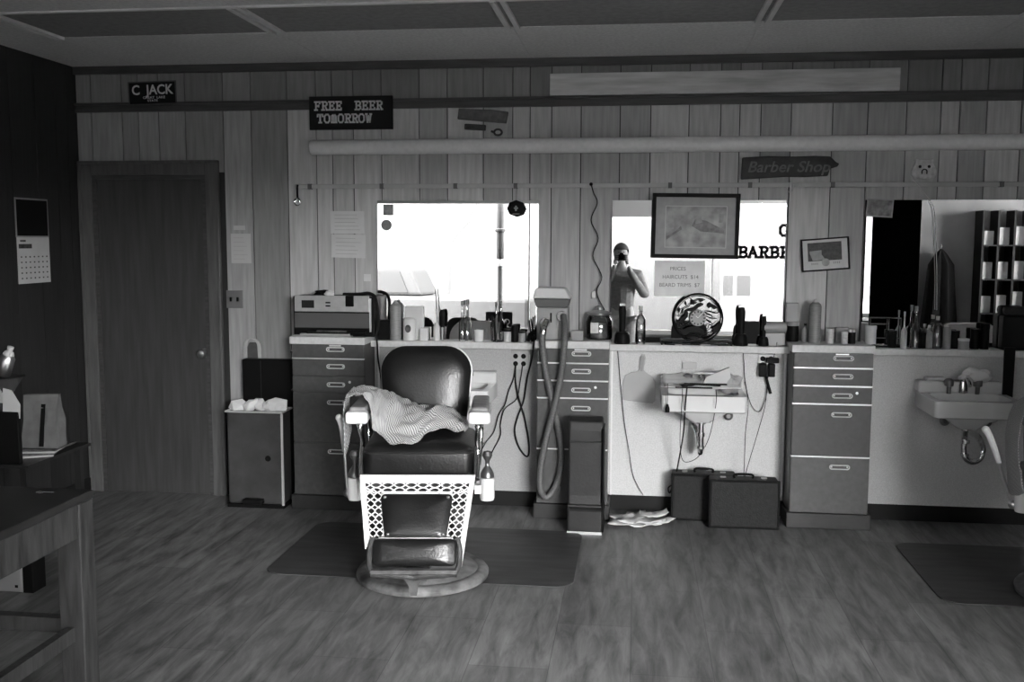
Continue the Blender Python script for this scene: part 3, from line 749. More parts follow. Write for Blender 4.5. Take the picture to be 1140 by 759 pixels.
# ------------------------------------------------------------------ trash can, black box, cane
tc_ = thing('trash_can', 'brown metal step trash can stuffed with papers, beside the door', 'trash can', (-2.232, -0.17, 0))
bm = BM(); prism(bm, [(-0.172, -0.085), (0.172, -0.085), (0.168, 0.075), (-0.168, 0.075)], 0.02, 0.575, 'xy'); obj('body', bm, m_trash, tc_, bevel=0.015)
bm = BM(); tube(bm, [(-0.176, -0.09, 0.578), (0.176, -0.09, 0.578), (0.172, 0.08, 0.578), (-0.172, 0.08, 0.578)], 0.006, 8, False, True); obj('rim', bm, m_alu, tc_, smooth=True)
obj('corner_strip', box(BM(), 0.165, 0.178, -0.094, -0.084, 0.02, 0.57), m_alu, tc_)
bm = BM(); box(bm, -0.065, 0.055, -0.135, -0.085, 0.03, 0.06); obj('pedal', bm, m_black, tc_, bevel=0.006)
bm = BM(); lathe(bm, [(0.0, -0.004), (0.016, -0.004), (0.018, 0)], (0.08, -0.086, 0.30), 18, 'y'); obj('emblem', bm, m_black, tc_, smooth=True)
obj('base_ring', box(BM(), -0.175, 0.175, -0.092, 0.078, 0, 0.02), m_black, tc_)
for k, (x, z, w_, a) in enumerate([(-0.13, 0.585, 0.10, 0.25), (-0.05, 0.60, 0.09, -0.35), (0.0, 0.595, 0.09, 0.5), (0.06, 0.60, 0.06, 0.2), (0.12, 0.60, 0.13, -0.08), (0.15, 0.595, 0.06, 0.3)]):
    bm = BM(); crumple(bm, (0, 0, 0), w_*0.6, k*3.3+1, 1.0, 0.7, 0.75, 1)
    o = obj('crumpled_paper', bm, m_paper, loc=(-2.232+x*0.9, -0.17-0.02*(k % 2), z+0.008), rot=(0, a, 0))
    tag(o, 'crumpled white paper sticking out of the brown trash can', 'paper', 'papers in the trash can')
bb = thing('black_case', 'tall black case standing behind the trash can', 'case', (-2.21, -0.045, 0))
obj('shell', box(BM(), -0.165, 0.165, -0.03, 0.03, 0.0, 0.87), m_black, bb, bevel=0.012)
bm = BM(); box(bm, -0.047, -0.043, -0.033, -0.03, 0.02, 0.86); obj('seam', bm, m_case2, bb)
cn = thing('cane', 'slim black rod with chrome fittings beside the left drawer cabinet', 'cane', (-2.03, -0.12, 0))
bm = BM(); tube(bm, [(0, 0, 0.0), (0, 0, 1.0)], 0.008, 8, False); obj('shaft', bm, m_black, cn, smooth=True)
for z in (0.70, 0.93): 
    bm = BM(); lathe(bm, [(0.0, z+0.014), (0.012, z+0.01), (0.024, z), (0.018, z-0.01), (0, z-0.012)], (0, 0, 0), 14); obj('fitting', bm, m_chrome, cn, smooth=True)
# arched brush hanging on the wall
bp_ = at(281, 392, -0.02)
ab = thing('hanging_brush', 'pale arched brush hanging on the panelling above the black case', 'brush', (bp_.x, -0.004, bp_.z))
bm = BM(); arc = [(0.052*math.cos(PI*k/10), 0.035+0.052*math.sin(PI*k/10)) for k in range(11)]
prism(bm, [(0.057, -0.05), ]+[(x*1.1, z) for x, z in arc]+[(-0.057, -0.05), (-0.036, -0.05)]+[(x*0.62, z*0.9+0.0) for x, z in reversed(arc)]+[(0.036, -0.05)], -0.02, 0.0)
obj('bristle_arch', bm, m_paperg, ab, bevel=0.004)
bm = BM(); prism(bm, [(0.034, -0.1), (0.034, 0.03), (0.02, 0.06), (-0.02, 0.06), (-0.034, 0.03), (-0.034, -0.1)], -0.014, -0.001); obj('handle', bm, m_cab, ab, bevel=0.004)

# ------------------------------------------------------------------ things hung on the back wall
def plate_on_wall(name, px0, px1, py0, py1, m, label, cat, d=0.004, y=0.0, bevel=0.0, group=None):
    a = at(px0, py0, y); b_ = at(px1, py1, y)
    o = obj(name, box(BM(), -(b_.x-a.x)/2, (b_.x-a.x)/2, -d, 0, -(a.z-b_.z)/2, (a.z-b_.z)/2), m, bevel=bevel, loc=((a.x+b_.x)/2, y-0.0005, (a.z+b_.z)/2))
    if label: tag(o, label, cat, group)
    return o, (b_.x-a.x), (a.z-b_.z)
def sign_thing(name, px0, px1, py0, py1, label, cat, y=0.0, rot=0.0):
    a = at(px0, py0, y); b_ = at(px1, py1, y)
    t = thing(name, label, cat, ((a.x+b_.x)/2, y-0.0005, (a.z+b_.z)/2), (0, rot, 0))
    return t, (b_.x-a.x), (a.z-b_.z)
# licence plate
t, W, H = sign_thing('license_plate', 143, 197, 91, 116, 'dark licence plate reading C JACK high above the door', 'license plate', y=-0.0305, rot=-0.02)
obj('plate', box(BM(), -W/2, W/2, -0.004, 0, -H/2, H/2), m_blackpaint, t, bevel=0.003)
bm = BM()
for x0, x1, z0, z1 in ((-W/2, W/2, H/2-0.006, H/2), (-W/2, W/2, -H/2, -H/2+0.006), (-W/2, -W/2+0.006, -H/2, H/2), (W/2-0.006, W/2, -H/2, H/2)): box(bm, x0, x1, -0.007, -0.004, z0, z1)
obj('rim', bm, mat('plate_rim', 0.07, 0.5), t)
m_plet = mat('plate_letters', 0.6, 0.6)
text_obj('C  JACK', 0.080, 'lettering', m_plet, t, (0, -0.005, 0.016), sx=0.92, bold=0.0015)
text_obj('GREAT  LAKE', 0.020, 'lettering', m_plet, t, (0.01, -0.005, -0.028), sx=1.2); text_obj('STATE', 0.018, 'lettering', m_plet, t, (0.0, -0.005, -0.046), sx=1.3)
# free beer sign
t, W, H = sign_thing('beer_sign', 345, 438, 108, 144, 'black sign with white letters reading FREE BEER TOMORROW', 'sign', y=-0.0305)
obj('board', box(BM(), -W/2, W/2, -0.018, 0, -H/2, H/2), m_blackpaint, t, bevel=0.003)
bm = BM(); th = 0.0095; h = 0.046
slab(bm, 'FREE', h, -W/2+0.035, 0.018, -0.018, th, wx=1.0); slab(bm, 'BEER', h, 0.028, 0.018, -0.018, th, wx=1.0)
slab(bm, 'TOMORROW', h, -W/2+0.052, -0.055, -0.018, th, wx=0.98, adv=5.55)
obj('lettering', bm, m_whitepaint, t)
# pale board leaning on the moulding
a = at(612, 110, -0.03); b_ = at(1003, 75, -0.03); z0 = zt+0.029
o = obj('wooden_board', box(BM(), a.x, b_.x, -0.028, -0.006, z0, b_.z+0.0), m_board, bevel=0.002); tag(o, 'long pale wooden board resting on the moulding near the ceiling', 'board')
# long tube
a = at(345, 164, -0.10)
tb = thing('tube_light', 'long white horizontal tube fixed above the mirrors', 'light', (a.x, -0.085, a.z+0.0))
LEN = RX1-0.3-a.x
bm = BM(); lathe(bm, [(0.0, 0), (0.038, 0.002), (0.043, 0.01), (0.043, LEN)], (0, 0, 0), 28, 'x'); obj('tube', bm, m_tube, tb, smooth=True)
bm = BM()
for x in (0.25, 1.4, 2.6, 3.8, 5.0): box(bm, x, x+0.03, 0.02, 0.084, -0.015, 0.015)
obj('bracket', bm, m_trimdk, tb)
# rail with clips
a = at(328, 207.5, -0.03); 
rl = thing('hanging_rail', 'thin pale metal rail running along the wall under the tube', 'rail', (a.x, -0.02, 1.907))
obj('bar', box(BM(), 0, RX1-0.3-a.x, -0.006, 0.0, -0.013, 0.013), mat('painted_rail', 0.42, 0.5, var=0.1), rl, bevel=0.003)
for px in (345, 425, 507, 574, 746, 835, 927, 1115):
    x = at(px, 206, -0.02).x-a.x; obj('clip', cbox(BM(), (x, 0.004, 0), (0.022, 0.03, 0.03)), mat('rail_clip', 0.10, 0.5), rl)
# wooden carved sign
t, W, H = sign_thing('carved_sign', 825, 925, 175, 198, 'dark rough wooden sign carved with the words Barber Shop', 'sign', y=-0.024)
ol = [(-W/2, -H/2-0.008), (-W/2+0.002, 0.0), (-W/2+0.005, H/2-0.003), (-0.1, H/2+0.004), (0.05, H/2), (0.15, H/2+0.004), (W/2-0.01, H/2), (W/2+0.02, H/2-0.03), (W/2+0.04, H/2-0.04), (W/2+0.03, H/2-0.055), (W/2-0.01, 0-0.01), (W/2-0.02, -H/2+0.01), (0.1, -H/2+0.004), (0.0, -H/2+0.006), (-0.1, -H/2+0.0)]
obj('slab', prism(BM(), ol, -0.022, 0), m_carve, t, bevel=0.006)
text_obj('Barber Shop', 0.085, 'lettering', m_carvel, t, (0.01, -0.023, 0.0), ext=0.003, shear=0.25, bold=0.001, sx=1.05)
# rough carved wooden pieces left of it
t, W, H = sign_thing('wooden_plaque', 510, 566, 123, 136, 'rough dark wooden plaque above the tube, near the beer sign', 'plaque', rot=0.06)
m_dkpl = mat('plaque_wood', 0.085, 0.5, var=0.4, scale=30)
obj('board', prism(BM(), [(-W/2, -H/2+0.01), (-W/2+0.004, H/2), (0.05, H/2+0.003), (W/2, H/2-0.004), (W/2-0.008, -H/2), (0, -H/2+0.004)], -0.02, 0), m_dkpl, t, bevel=0.004)
t, W, H = sign_thing('wooden_peg', 518, 541, 139, 145, 'short dark wooden peg under the rough plaque', 'peg', rot=0.06)
obj('stick', box(BM(), -W/2, W/2, -0.03, 0, -H/2, H/2), m_carve, t, bevel=0.004)
p = at(554, 147, -0.02)
bm = BM(); tube(bm, [(0.022*math.cos(a_), 0, 0.017*math.sin(a_)) for a_ in [k*2*PI/10 for k in range(10)]], 0.006, 8, True, True); tube(bm, [(-0.02, 0, 0), (-0.04, -0.005, 0.006)], 0.006)
o = obj('horseshoe_hook', bm, m_carve, smooth=True, loc=(p.x, -0.008, p.z)); tag(o, 'small dark ring-shaped hook just above the white tube', 'hook')
# hanging hook with ring left of the rail
p = at(331, 214, -0.035); hk = thing('key_hook', 'chrome snap hook hanging from the left end of the rail', 'hook', (p.x, -0.035, p.z))
bm = BM(); tube(bm, [(0, 0.01, 0.04), (0, 0, 0.03), (0, 0, -0.03)], 0.006, 6); obj('strap', bm, m_black, hk)
bm = BM(); tube(bm, [(0.016*math.cos(a_), 0, -0.055+0.022*math.sin(a_)) for a_ in [k*2*PI/10 for k in range(10)]], 0.005, 8, True, True); obj('ring', bm, m_chrome, hk, smooth=True)
p = at(880, 207, -0.035)
bm = BM(); tube(bm, [(0, 0.012, 0.03), (0, 0, 0.02), (0, 0, -0.01)], 0.003, 6); tube(bm, [(-0.017, 0, -0.005), (-0.015, 0, -0.025), (0, 0, -0.037), (0.015, 0, -0.025), (0.018, 0, 0.01)], 0.003, 6)
o = obj('wire_hook', bm, m_steel, smooth=True, loc=(p.x, -0.035, p.z)); tag(o, 'thin wire hook hanging from the rail below the carved sign', 'hook')
# papers, notes, switches
def sheet(px0, px1, py0, py1, label, m=m_paper, rot=0.0, y=0.0, cat='paper', lines=0):
    t, W, H = sign_thing('paper_sheet', px0, px1, py0, py1, label, cat, y=y, rot=rot)
    obj('paper', box(BM(), -W/2, W/2, -0.0015, 0, -H/2, H/2), m, t)
    if lines:
        bm = BM()
        for k in range(lines): z = H/2-(k+1)*H/(lines+1); box(bm, -W*0.38, W*random.uniform(0.1, 0.4), -0.002, -0.0015, z-0.0012, z+0.0012)
        obj('faint_writing', bm, m_paperg, t)
    return t
sheet(257, 280, 260, 293, 'white paper sheet taped between door and light switch', mat('paper_mid', 0.5, 0.9), lines=6)
sheet(260, 273, 251, 256, 'small white label above the paper sheet near the door', mat('paper_mid', 0.5, 0.9))
sheet(368, 406, 235, 260, 'upper of two pale sheets taped left of the mirror', mat('paper_pale', 0.62, 0.9, var=0.06), lines=5)
sheet(369, 407, 261, 287, 'lower of two pale sheets taped left of the mirror', mat('paper_pale', 0.62, 0.9, var=0.06), rot=0.02, lines=5)
sheet(405, 413, 305, 313, 'tiny square white note beside the left mirror edge')
t, W, H = sign_thing('light_switch', 252, 271, 323, 343, 'metal double light switch plate beside the door', 'light switch')
obj('plate', box(BM(), -W/2, W/2, -0.005, 0, -H/2, H/2), mat('switch_plate', 0.17, 0.4, 0.3), t, bevel=0.003)
for x in (-0.022, 0.022): obj('toggle', cbox(BM(), (x, -0.010, 0), (0.011, 0.014, 0.026)), m_black, t, bevel=0.002)
# mirror stickers and badge
def disc(bm, r, d=0.003, seg=24): return lathe(bm, [(0, -d), (r, -d), (r, 0)], (0, 0, 0), seg, 'y')
p = at(432, 233.5, -0.03); o = obj('sticker', box(BM(), -0.03, 0.03, -0.0015, 0, -0.032, 0.032), mat('sticker_grey', 0.3, 0.5, var=0.3, scale=60), loc=(p.x, -0.026, p.z)); tag(o, 'square grey sticker in top left corner of left mirror', 'sticker')
p = at(430, 250.5, -0.03); o = obj('sticker', disc(BM(), 0.032, 0.0015), mat('sticker_dark', 0.2, 0.5, var=0.2, scale=60), loc=(p.x, -0.026, p.z)); tag(o, 'round dark grey sticker near top left of left mirror', 'sticker')
p = at(575, 232, -0.03); bd = thing('hanging_badge', 'black eight-sided badge hanging over top right of left mirror', 'badge', (p.x, -0.045, p.z))
bm = BM(); lathe(bm, [(0.0, -0.012), (0.03, -0.01), (0.052, -0.004), (0.055, 0.0), (0.0, 0.004)], (0, 0, 0), 8, 'y', 1, 0.88); obj('disc', bm, m_black, bd)
bm = BM(); box(bm, -0.005, 0.005, -0.014, -0.011, -0.015, 0.015); box(bm, -0.012, 0.012, -0.014, -0.011, -0.003, 0.005); box(bm, -0.02, 0.02, -0.012, -0.008, -0.035, -0.03); obj('emblem', bm, m_plasticg, bd)
bm = BM(); tube(bm, [(0, 0.02, 0.12), (0, 0.0, 0.04)], 0.0015, 6); obj('cord', bm, m_rubber, bd)
# zig zag cord from the rail to the jar
bm = BM(); tube(bm, [at(x, y, -0.03) for x, y in ((658, 205), (661, 215), (665, 226), (658, 245), (666, 265), (660, 285), (670, 308), (664, 325), (673, 345))], 0.0035, 6, n=5)
sphere(bm, at(658, 205, -0.035), 0.010)
o = obj('dangling_cable', bm, m_rubber, smooth=True); tag(o, 'kinked black cord hanging from the rail between the mirrors', 'cord')
p = at(661, 328, -0.02); o = obj('bell_switch', cbox(BM(), (0, 0, 0), (0.022, 0.03, 0.042)), m_plasticl, bevel=0.004, loc=(p.x, -0.0155, p.z)); tag(o, 'small white switch on the wall above the glass jar', 'switch')

# framed pictures
def frame(px, py, w_, h_, fw, y, rot, label, m_fr, m_mount, inner, tiltx=0.0):
    p = at(px, py, y); t = thing('framed_picture', label, 'picture', (p.x, y, p.z), (tiltx, rot, 0))
    bm = BM()
    for x0, x1, z0, z1 in ((-w_/2, w_/2, h_/2-fw, h_/2), (-w_/2, w_/2, -h_/2, -h_/2+fw), (-w_/2, -w_/2+fw, -h_/2+fw, h_/2-fw), (w_/2-fw, w_/2, -h_/2+fw, h_/2-fw)): box(bm, x0, x1, -0.018, 0.004, z0, z1)
    obj('frame', bm, m_fr, t, bevel=0.002)
    obj('mount', box(BM(), -w_/2+fw, w_/2-fw, -0.006, -0.002, -h_/2+fw, h_/2-fw), m_mount, t)
    obj('backing', box(BM(), -w_/2+fw, w_/2-fw, -0.002, 0.004, -h_/2+fw, h_/2-fw), m_black, t)
    x0, x1, z0, z1 = inner
    obj('print', box(BM(), x0, x1, -0.008, -0.006, z0, z1), m_picture, t)
    return t
fr = frame(774, 251.5, 0.487, 0.365, 0.022, -0.075, 0.012, 'large black-framed faded landscape print hanging over middle mirror', m_black, m_matte, (-0.165, 0.17, -0.12, 0.11), 0.02)
bm = BM()
for x0, x1, z0, z1 in ((-0.169, 0.174, 0.108, 0.113), (-0.169, 0.174, -0.124, -0.119), (-0.17, -0.165, -0.12, 0.11), (0.17, 0.175, -0.12, 0.11)): box(bm, x0, x1, -0.010, -0.006, z0, z1)
obj('mount_line', bm, m_picline, fr)
m_hill = mat('print_dark_shape', 0.21, 0.6, var=0.3, scale=40); m_sky = mat('print_pale_shape', 0.32, 0.6, var=0.15, scale=40)
bm = BM(); prism(bm, [(-0.16, -0.08), (-0.16, -0.06), (-0.11, -0.03), (-0.08, 0.0), (-0.075, -0.02), (-0.12, -0.05)], -0.0085, -0.0075); prism(bm, [(-0.02, 0.0), (0.0, 0.04), (0.06, 0.03), (0.16, -0.02), (0.16, -0.04), (0.03, -0.03)], -0.0085, -0.0075); obj('print_hills', bm, m_hill, fr)
bm = BM(); prism(bm, [(-0.14, -0.02), (-0.15, 0.03), (-0.13, 0.06), (-0.115, 0.02), (-0.12, -0.02)], -0.0088, -0.0075); prism(bm, [(0.0, 0.01), (0.0, 0.05), (0.03, 0.06), (0.04, 0.02)], -0.0088, -0.0075); prism(bm, [(0.13, 0.02), (0.13, 0.07), (0.155, 0.07), (0.155, 0.02)], -0.0088, -0.0075); obj('print_highlights', bm, m_sky, fr)
fr = frame(918.5, 283, 0.262, 0.183, 0.008, -0.012, -0.078, 'small tilted picture with white mount right of middle mirror', m_black, m_matw, (-0.095, 0.09, -0.035, 0.068))
bm = BM(); prism(bm, [(-0.085, 0.01), (-0.085, 0.022), (-0.02, 0.025), (-0.02, 0.0), (0.0, -0.03), (-0.07, -0.032)], -0.0095, -0.008); obj('print_pale_area', bm, m_sky, fr)
m_pdk = mat('print_mass', 0.06, 0.6, var=0.4, scale=60)
for ch in fr.children:
    if ch.name.startswith('print') and 'pale' not in ch.name: ch.data.materials[0] = m_pdk
bm = BM(); lathe(bm, [(0, -0.0015), (0.022, -0.0015), (0.022, 0)], (0.0, -0.008, -0.045), 18, 'y'); obj('seal', bm, m_picture, fr)
bm = BM()
for k in range(4): cbox(bm, (-0.075+k*0.010, -0.0065, -0.05), (0.006, 0.001, 0.012)); cbox(bm, (0.045+k*0.010, -0.0065, -0.05), (0.006, 0.001, 0.012))
obj('caption_marks', bm, m_paperg, fr)
# price sign
a = at(729, 290, -0.045); b_ = at(784, 330, -0.045); W, H = b_.x-a.x, a.z-b_.z
ps = thing('price_sign', 'grey handwritten price sheet reading PRICES under the framed print', 'sign', ((a.x+b_.x)/2, -0.042, (a.z+b_.z)/2), (-0.018, 0, 0.0154))
obj('sheet', box(BM(), -W/2, W/2, -0.001, 0.001, -H/2, H/2), mat('price_paper', 0.8, 0.9, var=0.06, scale=20), ps)
m_pen = mat('grey_pen', 0.2, 0.8)
for s, x, z in (('PRICES', -0.01, 0.055), ('HAIRCUTS  $14', 0.005, 0.008), ('BEARD TRIMS  $7', 0.0, -0.038)):
    text_obj(s, 0.030, 'lettering', m_pen, ps, (x, -0.0015, z), ext=0.0003, sx=1.0)
# animal face plaque
p = at(1029, 187.5, -0.01); pg = thing('animal_plaque', 'pale wooden animal face plaque on wall above right mirror', 'plaque', (p.x, -0.001, p.z))
ol = [(-0.052, -0.055), (-0.066, -0.035), (-0.068, -0.012), (-0.06, 0.01), (-0.05, 0.028), (-0.048, 0.052), (-0.035, 0.052), (-0.02, 0.049), (0.02, 0.049), (0.035, 0.052), (0.05, 0.052), (0.048, 0.03), (0.058, 0.01), (0.066, -0.015), (0.064, -0.038), (0.05, -0.055), (0.0, -0.058)]
m_plq = mat('pale_plaque_wood', 0.55, 0.6, var=0.25, scale=40, detail=8)
obj('face', prism(BM(), ol, -0.014, 0), m_plq, pg, bevel=0.003)
for x in (-0.024, 0.024): obj('eye', lathe(BM(), [(0, -0.004), (0.0075, -0.003), (0.0085, 0)], (x, -0.014, 0.01), 12, 'y'), m_black, pg)
bm = BM(); tube(bm, [(-0.013, -0.015, -0.03), (-0.012, -0.016, -0.012), (0, -0.017, -0.005), (0.012, -0.016, -0.012), (0.013, -0.015, -0.03)], 0.0035, 6); obj('snout', bm, m_black, pg)
bm = BM(); tube(bm, [at(x, y, -0.035) for x, y in ((1016, 200), (1023, 207), (1038, 228), (1041, 250), (1043, 300), (1043, 345))], 0.002, 6)
o = obj('white_string', bm, m_plasticl, smooth=True); tag(o, 'thin white string hanging from the animal plaque over right mirror', 'string')
# snapshot stuck on right mirror
p = at(980, 231.5, -0.02); sn = thing('snapshot', 'small snapshot stuck in top left corner of right mirror', 'photo', (p.x, -0.018, p.z), (0, 0.06, 0))
obj('card', box(BM(), -0.075, 0.07, -0.001, 0.001, -0.05, 0.05), m_plasticg, sn); obj('image', box(BM(), -0.068, 0.062, -0.002, -0.001, -0.042, 0.044), mat('snapshot_image', 0.12, 0.4, var=0.95, scale=30, detail=3), sn)

# ------------------------------------------------------------------ silver appliance on the left cabinet
ap = thing('silver_appliance', 'silver-fronted appliance with dark glass lower panel on left cabinet', 'appliance', (at(370, 350, -0.2).x, -0.115, 1.0275))
AW = 0.48; 
obj('case', box(BM(), -AW/2, AW/2+0.01, -0.075, 0.10, 0.0, 0.235), m_black, ap, bevel=0.006)
z_ = lambda py: at(370, py, -0.2).z-1.0275
obj('control_panel', box(BM(), -AW/2+0.01, AW/2-0.02, -0.083, -0.074, z_(347), z_(329)), mat('satin_aluminium_panel', 0.5, 0.35, 0.5, var=0.08, scale=30), ap, bevel=0.002)
obj('glass_door', box(BM(), -AW/2+0.01, AW/2-0.02, -0.081, -0.074, z_(365), z_(348.5)), mat('smoked_glass', 0.10, 0.18), ap)
bm = BM(); box(bm, -AW/2+0.055, -AW/2+0.13, -0.085, -0.083, z_(343), z_(334.5)); obj('display', bm, m_case2, ap)
for k in range(2): obj('button', box(BM(), -0.04, -0.012, -0.087, -0.083, z_(340.5-k*3.6)-0.004, z_(340.5-k*3.6)+0.004), m_black, ap)
obj('latch', box(BM(), 0.08, 0.13, -0.09, -0.083, z_(341), z_(329)), m_black, ap, bevel=0.003)
obj('side_rail', box(BM(), AW/2-0.018, AW/2-0.008, -0.085, -0.074, 0.03, 0.225), m_alu, ap)
APX = ap.location.x
bm = BM(); crumple(bm, (0, 0, 0), 0.035, 12, 1.5, 0.8, 0.5); o = obj('dark_cloth', bm, m_black, smooth=True, loc=(APX-0.075, -0.12, 1.0275+0.25)); tag(o, 'crumpled dark cloth on top of the silver appliance', 'cloth')
bm = BM(); crumple(bm, (0, 0, 0), 0.02, 15, 1.2, 0.8, 0.9); o = obj('tissue', bm, m_paper, smooth=True, loc=(APX-0.03, -0.15, 1.0275+0.25)); tag(o, 'small white tissue on top of the silver appliance', 'tissue')
bm = BM(); tube(bm, [(APX+0.05, -0.14, 1.272), (APX+0.15, -0.16, 1.275), (APX+0.22, -0.17, 1.28), (APX+0.262, -0.19, 1.24), (APX+0.266, -0.17, 1.1), (APX+0.25, -0.17, 1.036)], 0.010, 8)
o = obj('black_strap', bm, m_rubber, smooth=True); tag(o, 'thick black cord lying over the right side of the silver appliance', 'cord')
# clutter in front of the appliance
random.seed(3)
for k in range(4):
    w_ = [0.36, 0.30, 0.26, 0.18][k]; bm = BM(); box(bm, -w_/2, w_/2, -0.018, 0.018, 0, 0.009)
    o = obj('comb_case' if k % 2 else 'magazine', bm, [m_plasticg, m_paperg, m_black, m_papdk][k], bevel=0.002, loc=(APX-0.06+0.02*k, -0.212, 1.0275+0.0095*k), rot=(0, 0, [0.01, -0.02, 0.02, -0.03][k]))
    tag(o, ['flat grey tray at the bottom of pile before silver appliance', 'pale flat case second in pile before silver appliance', 'black flat magazine third in pile before silver appliance', 'narrow dark case topmost in pile before silver appliance'][k], ['tray', 'case', 'magazine', 'case'][k])
bm = BM(); lathe(bm, [(0.0, -0.06), (0.014, -0.06), (0.017, 0.05), (0.012, 0.07), (0, 0.07)], (0, 0, 0.017), 12, 'x'); o = obj('hair_clipper', bm, m_black, smooth=True, loc=(APX+0.13, -0.205, 1.0275+0.008)); tag(o, 'black hair clipper lying before silver appliance, on left cabinet', 'clipper')

# ------------------------------------------------------------------ items on the ledges
def base(px, y=-0.06): return at(px, 379, y).x
def hgt(py0, py1, y=-0.06): return at(570, py0, y).z-at(570, py1, y).z
def bottle(name, px, w_px, py_top, label, m, prof='bottle', y=-0.06, cap=None, cat='bottle', py_b=None, z=CT, group=None):
    r = w_px/2/190*(5.8+y)/5.8; H = at(570, py_top, y).z-z
    H = max(H, 0.03)
    # correct for the slight fall of the ledge line
    H = at(px, py_top, y).z-z
    t = thing(name, label, cat, (base(px, y), y, z+0.0005), group=group)
    P = {
     'bottle': [(r*0.9, 0), (r, 0.01), (r, H*0.62), (r*0.7, H*0.72), (r*0.3, H*0.78), (r*0.3, H*0.9), (0, H*0.9)],
     'slim': [(r, 0), (r, H*0.45), (r*0.6, H*0.52), (r*0.28, H*0.6), (r*0.22, H*0.94), (0, H*0.94)],
     'can': [(r, 0), (r, H*0.84), (r*0.85, H*0.9), (r*0.5, H*0.94), (0, H*0.94)],
     'jar': [(r*0.95, 0), (r, 0.008), (r, H*0.8), (r*0.9, H*0.86), (0, H*0.86)],
     'cup': [(r*0.75, 0), (r*0.9, 0.006), (r, H), (r*0.86, H), (r*0.7, 0.01), (0, 0.01)],
     'tub': [(r, 0), (r, H*0.8), (0, H*0.8)],
    }[prof]
    obj('body', lathe(BM(), P, (0, 0, 0), 20), m, t, smooth=True)
    if cap is not None:
        if prof in ('bottle', 'slim'):
            k = 0.38 if prof == 'bottle' else 0.32; obj('cap', lathe(BM(), [(r*k, H*0.88), (r*k, H), (0, H)], (0, 0, 0), 14), cap, t, smooth=True)
        elif prof == 'can': obj('nozzle', lathe(BM(), [(r*0.55, H*0.93), (r*0.35, H*0.96), (r*0.28, H*1.0), (0, H*1.02)], (0, 0, 0), 14), cap, t, smooth=True)
        elif prof in ('jar', 'tub'): obj('lid', lathe(BM(), [(r*1.06, H*0.8), (r*1.06, H), (0, H)], (0, 0, 0), 20), cap, t, smooth=True)
    return t, r, H
# left ledge
o = obj('small_radio', box(BM(), -0.04, 0.04, -0.02, 0.02, 0, 0.115), m_black, bevel=0.005, loc=(base(428), -0.055, CT+0.0005)); tag(o, 'black box at the left end of ledge under left mirror', 'radio')
bottle('spray_bottle', 440.5, 13, 335, 'tall ribbed grey spray bottle at left end of left ledge', mat('grey_ribbed_plastic', 0.22, 0.45, var=0.2, scale=120, stretch=(0.2, 0.2, 3)), 'can', y=-0.075, cap=m_plasticg)
t, r, H = bottle('powder_tin', 456, 15, 352, 'round pale oval tin beside the tall ribbed spray bottle', m_plasticl, 'can', y=-0.065, cat='tin')
o = obj('label', lathe(BM(), [(0, -0.002), (0.018, -0.002), (0.018, 0)], (0, -r-0.001, H*0.5), 18, 'y', 1, 1.3), m_papdk, t)
tt = thing('plastic_tub', 'pale translucent tub standing behind the round tin', 'tub', (base(460), -0.032, CT+0.0005))
obj('body', box(BM(), -0.055, 0.06, -0.018, 0.0, 0, 0.20), mat('frosted_plastic', 0.55, 0.4, var=0.05), tt, bevel=0.006)
o = obj('small_box', box(BM(), -0.024, 0.024, -0.02, 0.02, 0, 0.075), m_plasticl, bevel=0.003, loc=(base(473), -0.07, CT+0.0005)); tag(o, 'small pale box between round tin and white bottle', 'box')
bottle('lotion_bottle', 486, 7.5, 344, 'slender white bottle left of dark hairbrush on left ledge', m_plasticl, 'slim', y=-0.08, cap=m_plasticl)
def brush(px, top, label, lean=0.0, y=-0.07, w_=0.018):
    H = at(px, top, y).z-CT
    t = thing('hair_brush', label, 'brush', (base(px), y, CT+0.002), (0, lean, 0))
    bm = BM(); tube(bm, [(0, 0, 0), (0, 0, H*0.45)], 0.006, 8, False); obj('handle', bm, m_brassy, t, smooth=True)
    bm = BM(); lathe(bm, [(w_*0.5, H*0.42), (w_, H*0.5), (w_, H*0.9), (w_*0.6, H), (0, H)], (0, 0, 0), 12, 'z', 1, 0.5); obj('bristles', bm, m_black, t, smooth=True)
    return t
brush(493, 345, 'dark upright hairbrush near middle of left ledge')
bm = BM(); p = at(484, 322, -0.075); bx = base(488, -0.075); tube(bm, [(bx, -0.062, CT+0.002), (bx-0.005, -0.065, CT+0.12), (p.x+0.002, -0.07, p.z)], lambda f: 0.006*(1-f)+0.0025, 6)
o = obj('feather', bm, m_plasticg, smooth=True); tag(o, 'thin tall grey feather-like stick beside the dark hairbrush', 'stick')
bottle('oil_bottle', 514.5, 8, 335, 'left of two clear long-necked bottles right of the hairbrush', m_glass, 'slim', y=-0.07, cap=m_brassy)
bottle('oil_bottle', 520, 9, 333.5, 'right of two clear long-necked bottles right of the hairbrush', m_glass, 'slim', y=-0.045, cap=m_brassy)
t, r, H = bottle('white_cup', 533, 11.5, 367.5, 'small white cup holding dark bits on left ledge', m_cream, 'cup', y=-0.085, cat='cup')
bm = BM(); crumple(bm, (0, 0, H*0.75), r*0.75, 5, 1, 1, 0.6); obj('contents', bm, m_black, t, smooth=True)
bottle('tonic_bottle', 552, 7, 336, 'left of two clear bottles behind the comb jar', m_glass, 'slim', y=-0.035, cap=m_brassy)
bottle('tonic_bottle', 557.5, 8, 335, 'right of two clear bottles behind the comb jar', m_glass, 'slim', y=-0.035, cap=m_brassy)
t, r, H = bottle('comb_jar', 554, 17, 358, 'glass jar crammed with dark combs on left ledge', m_glass, 'cup', y=-0.075, cat='jar')
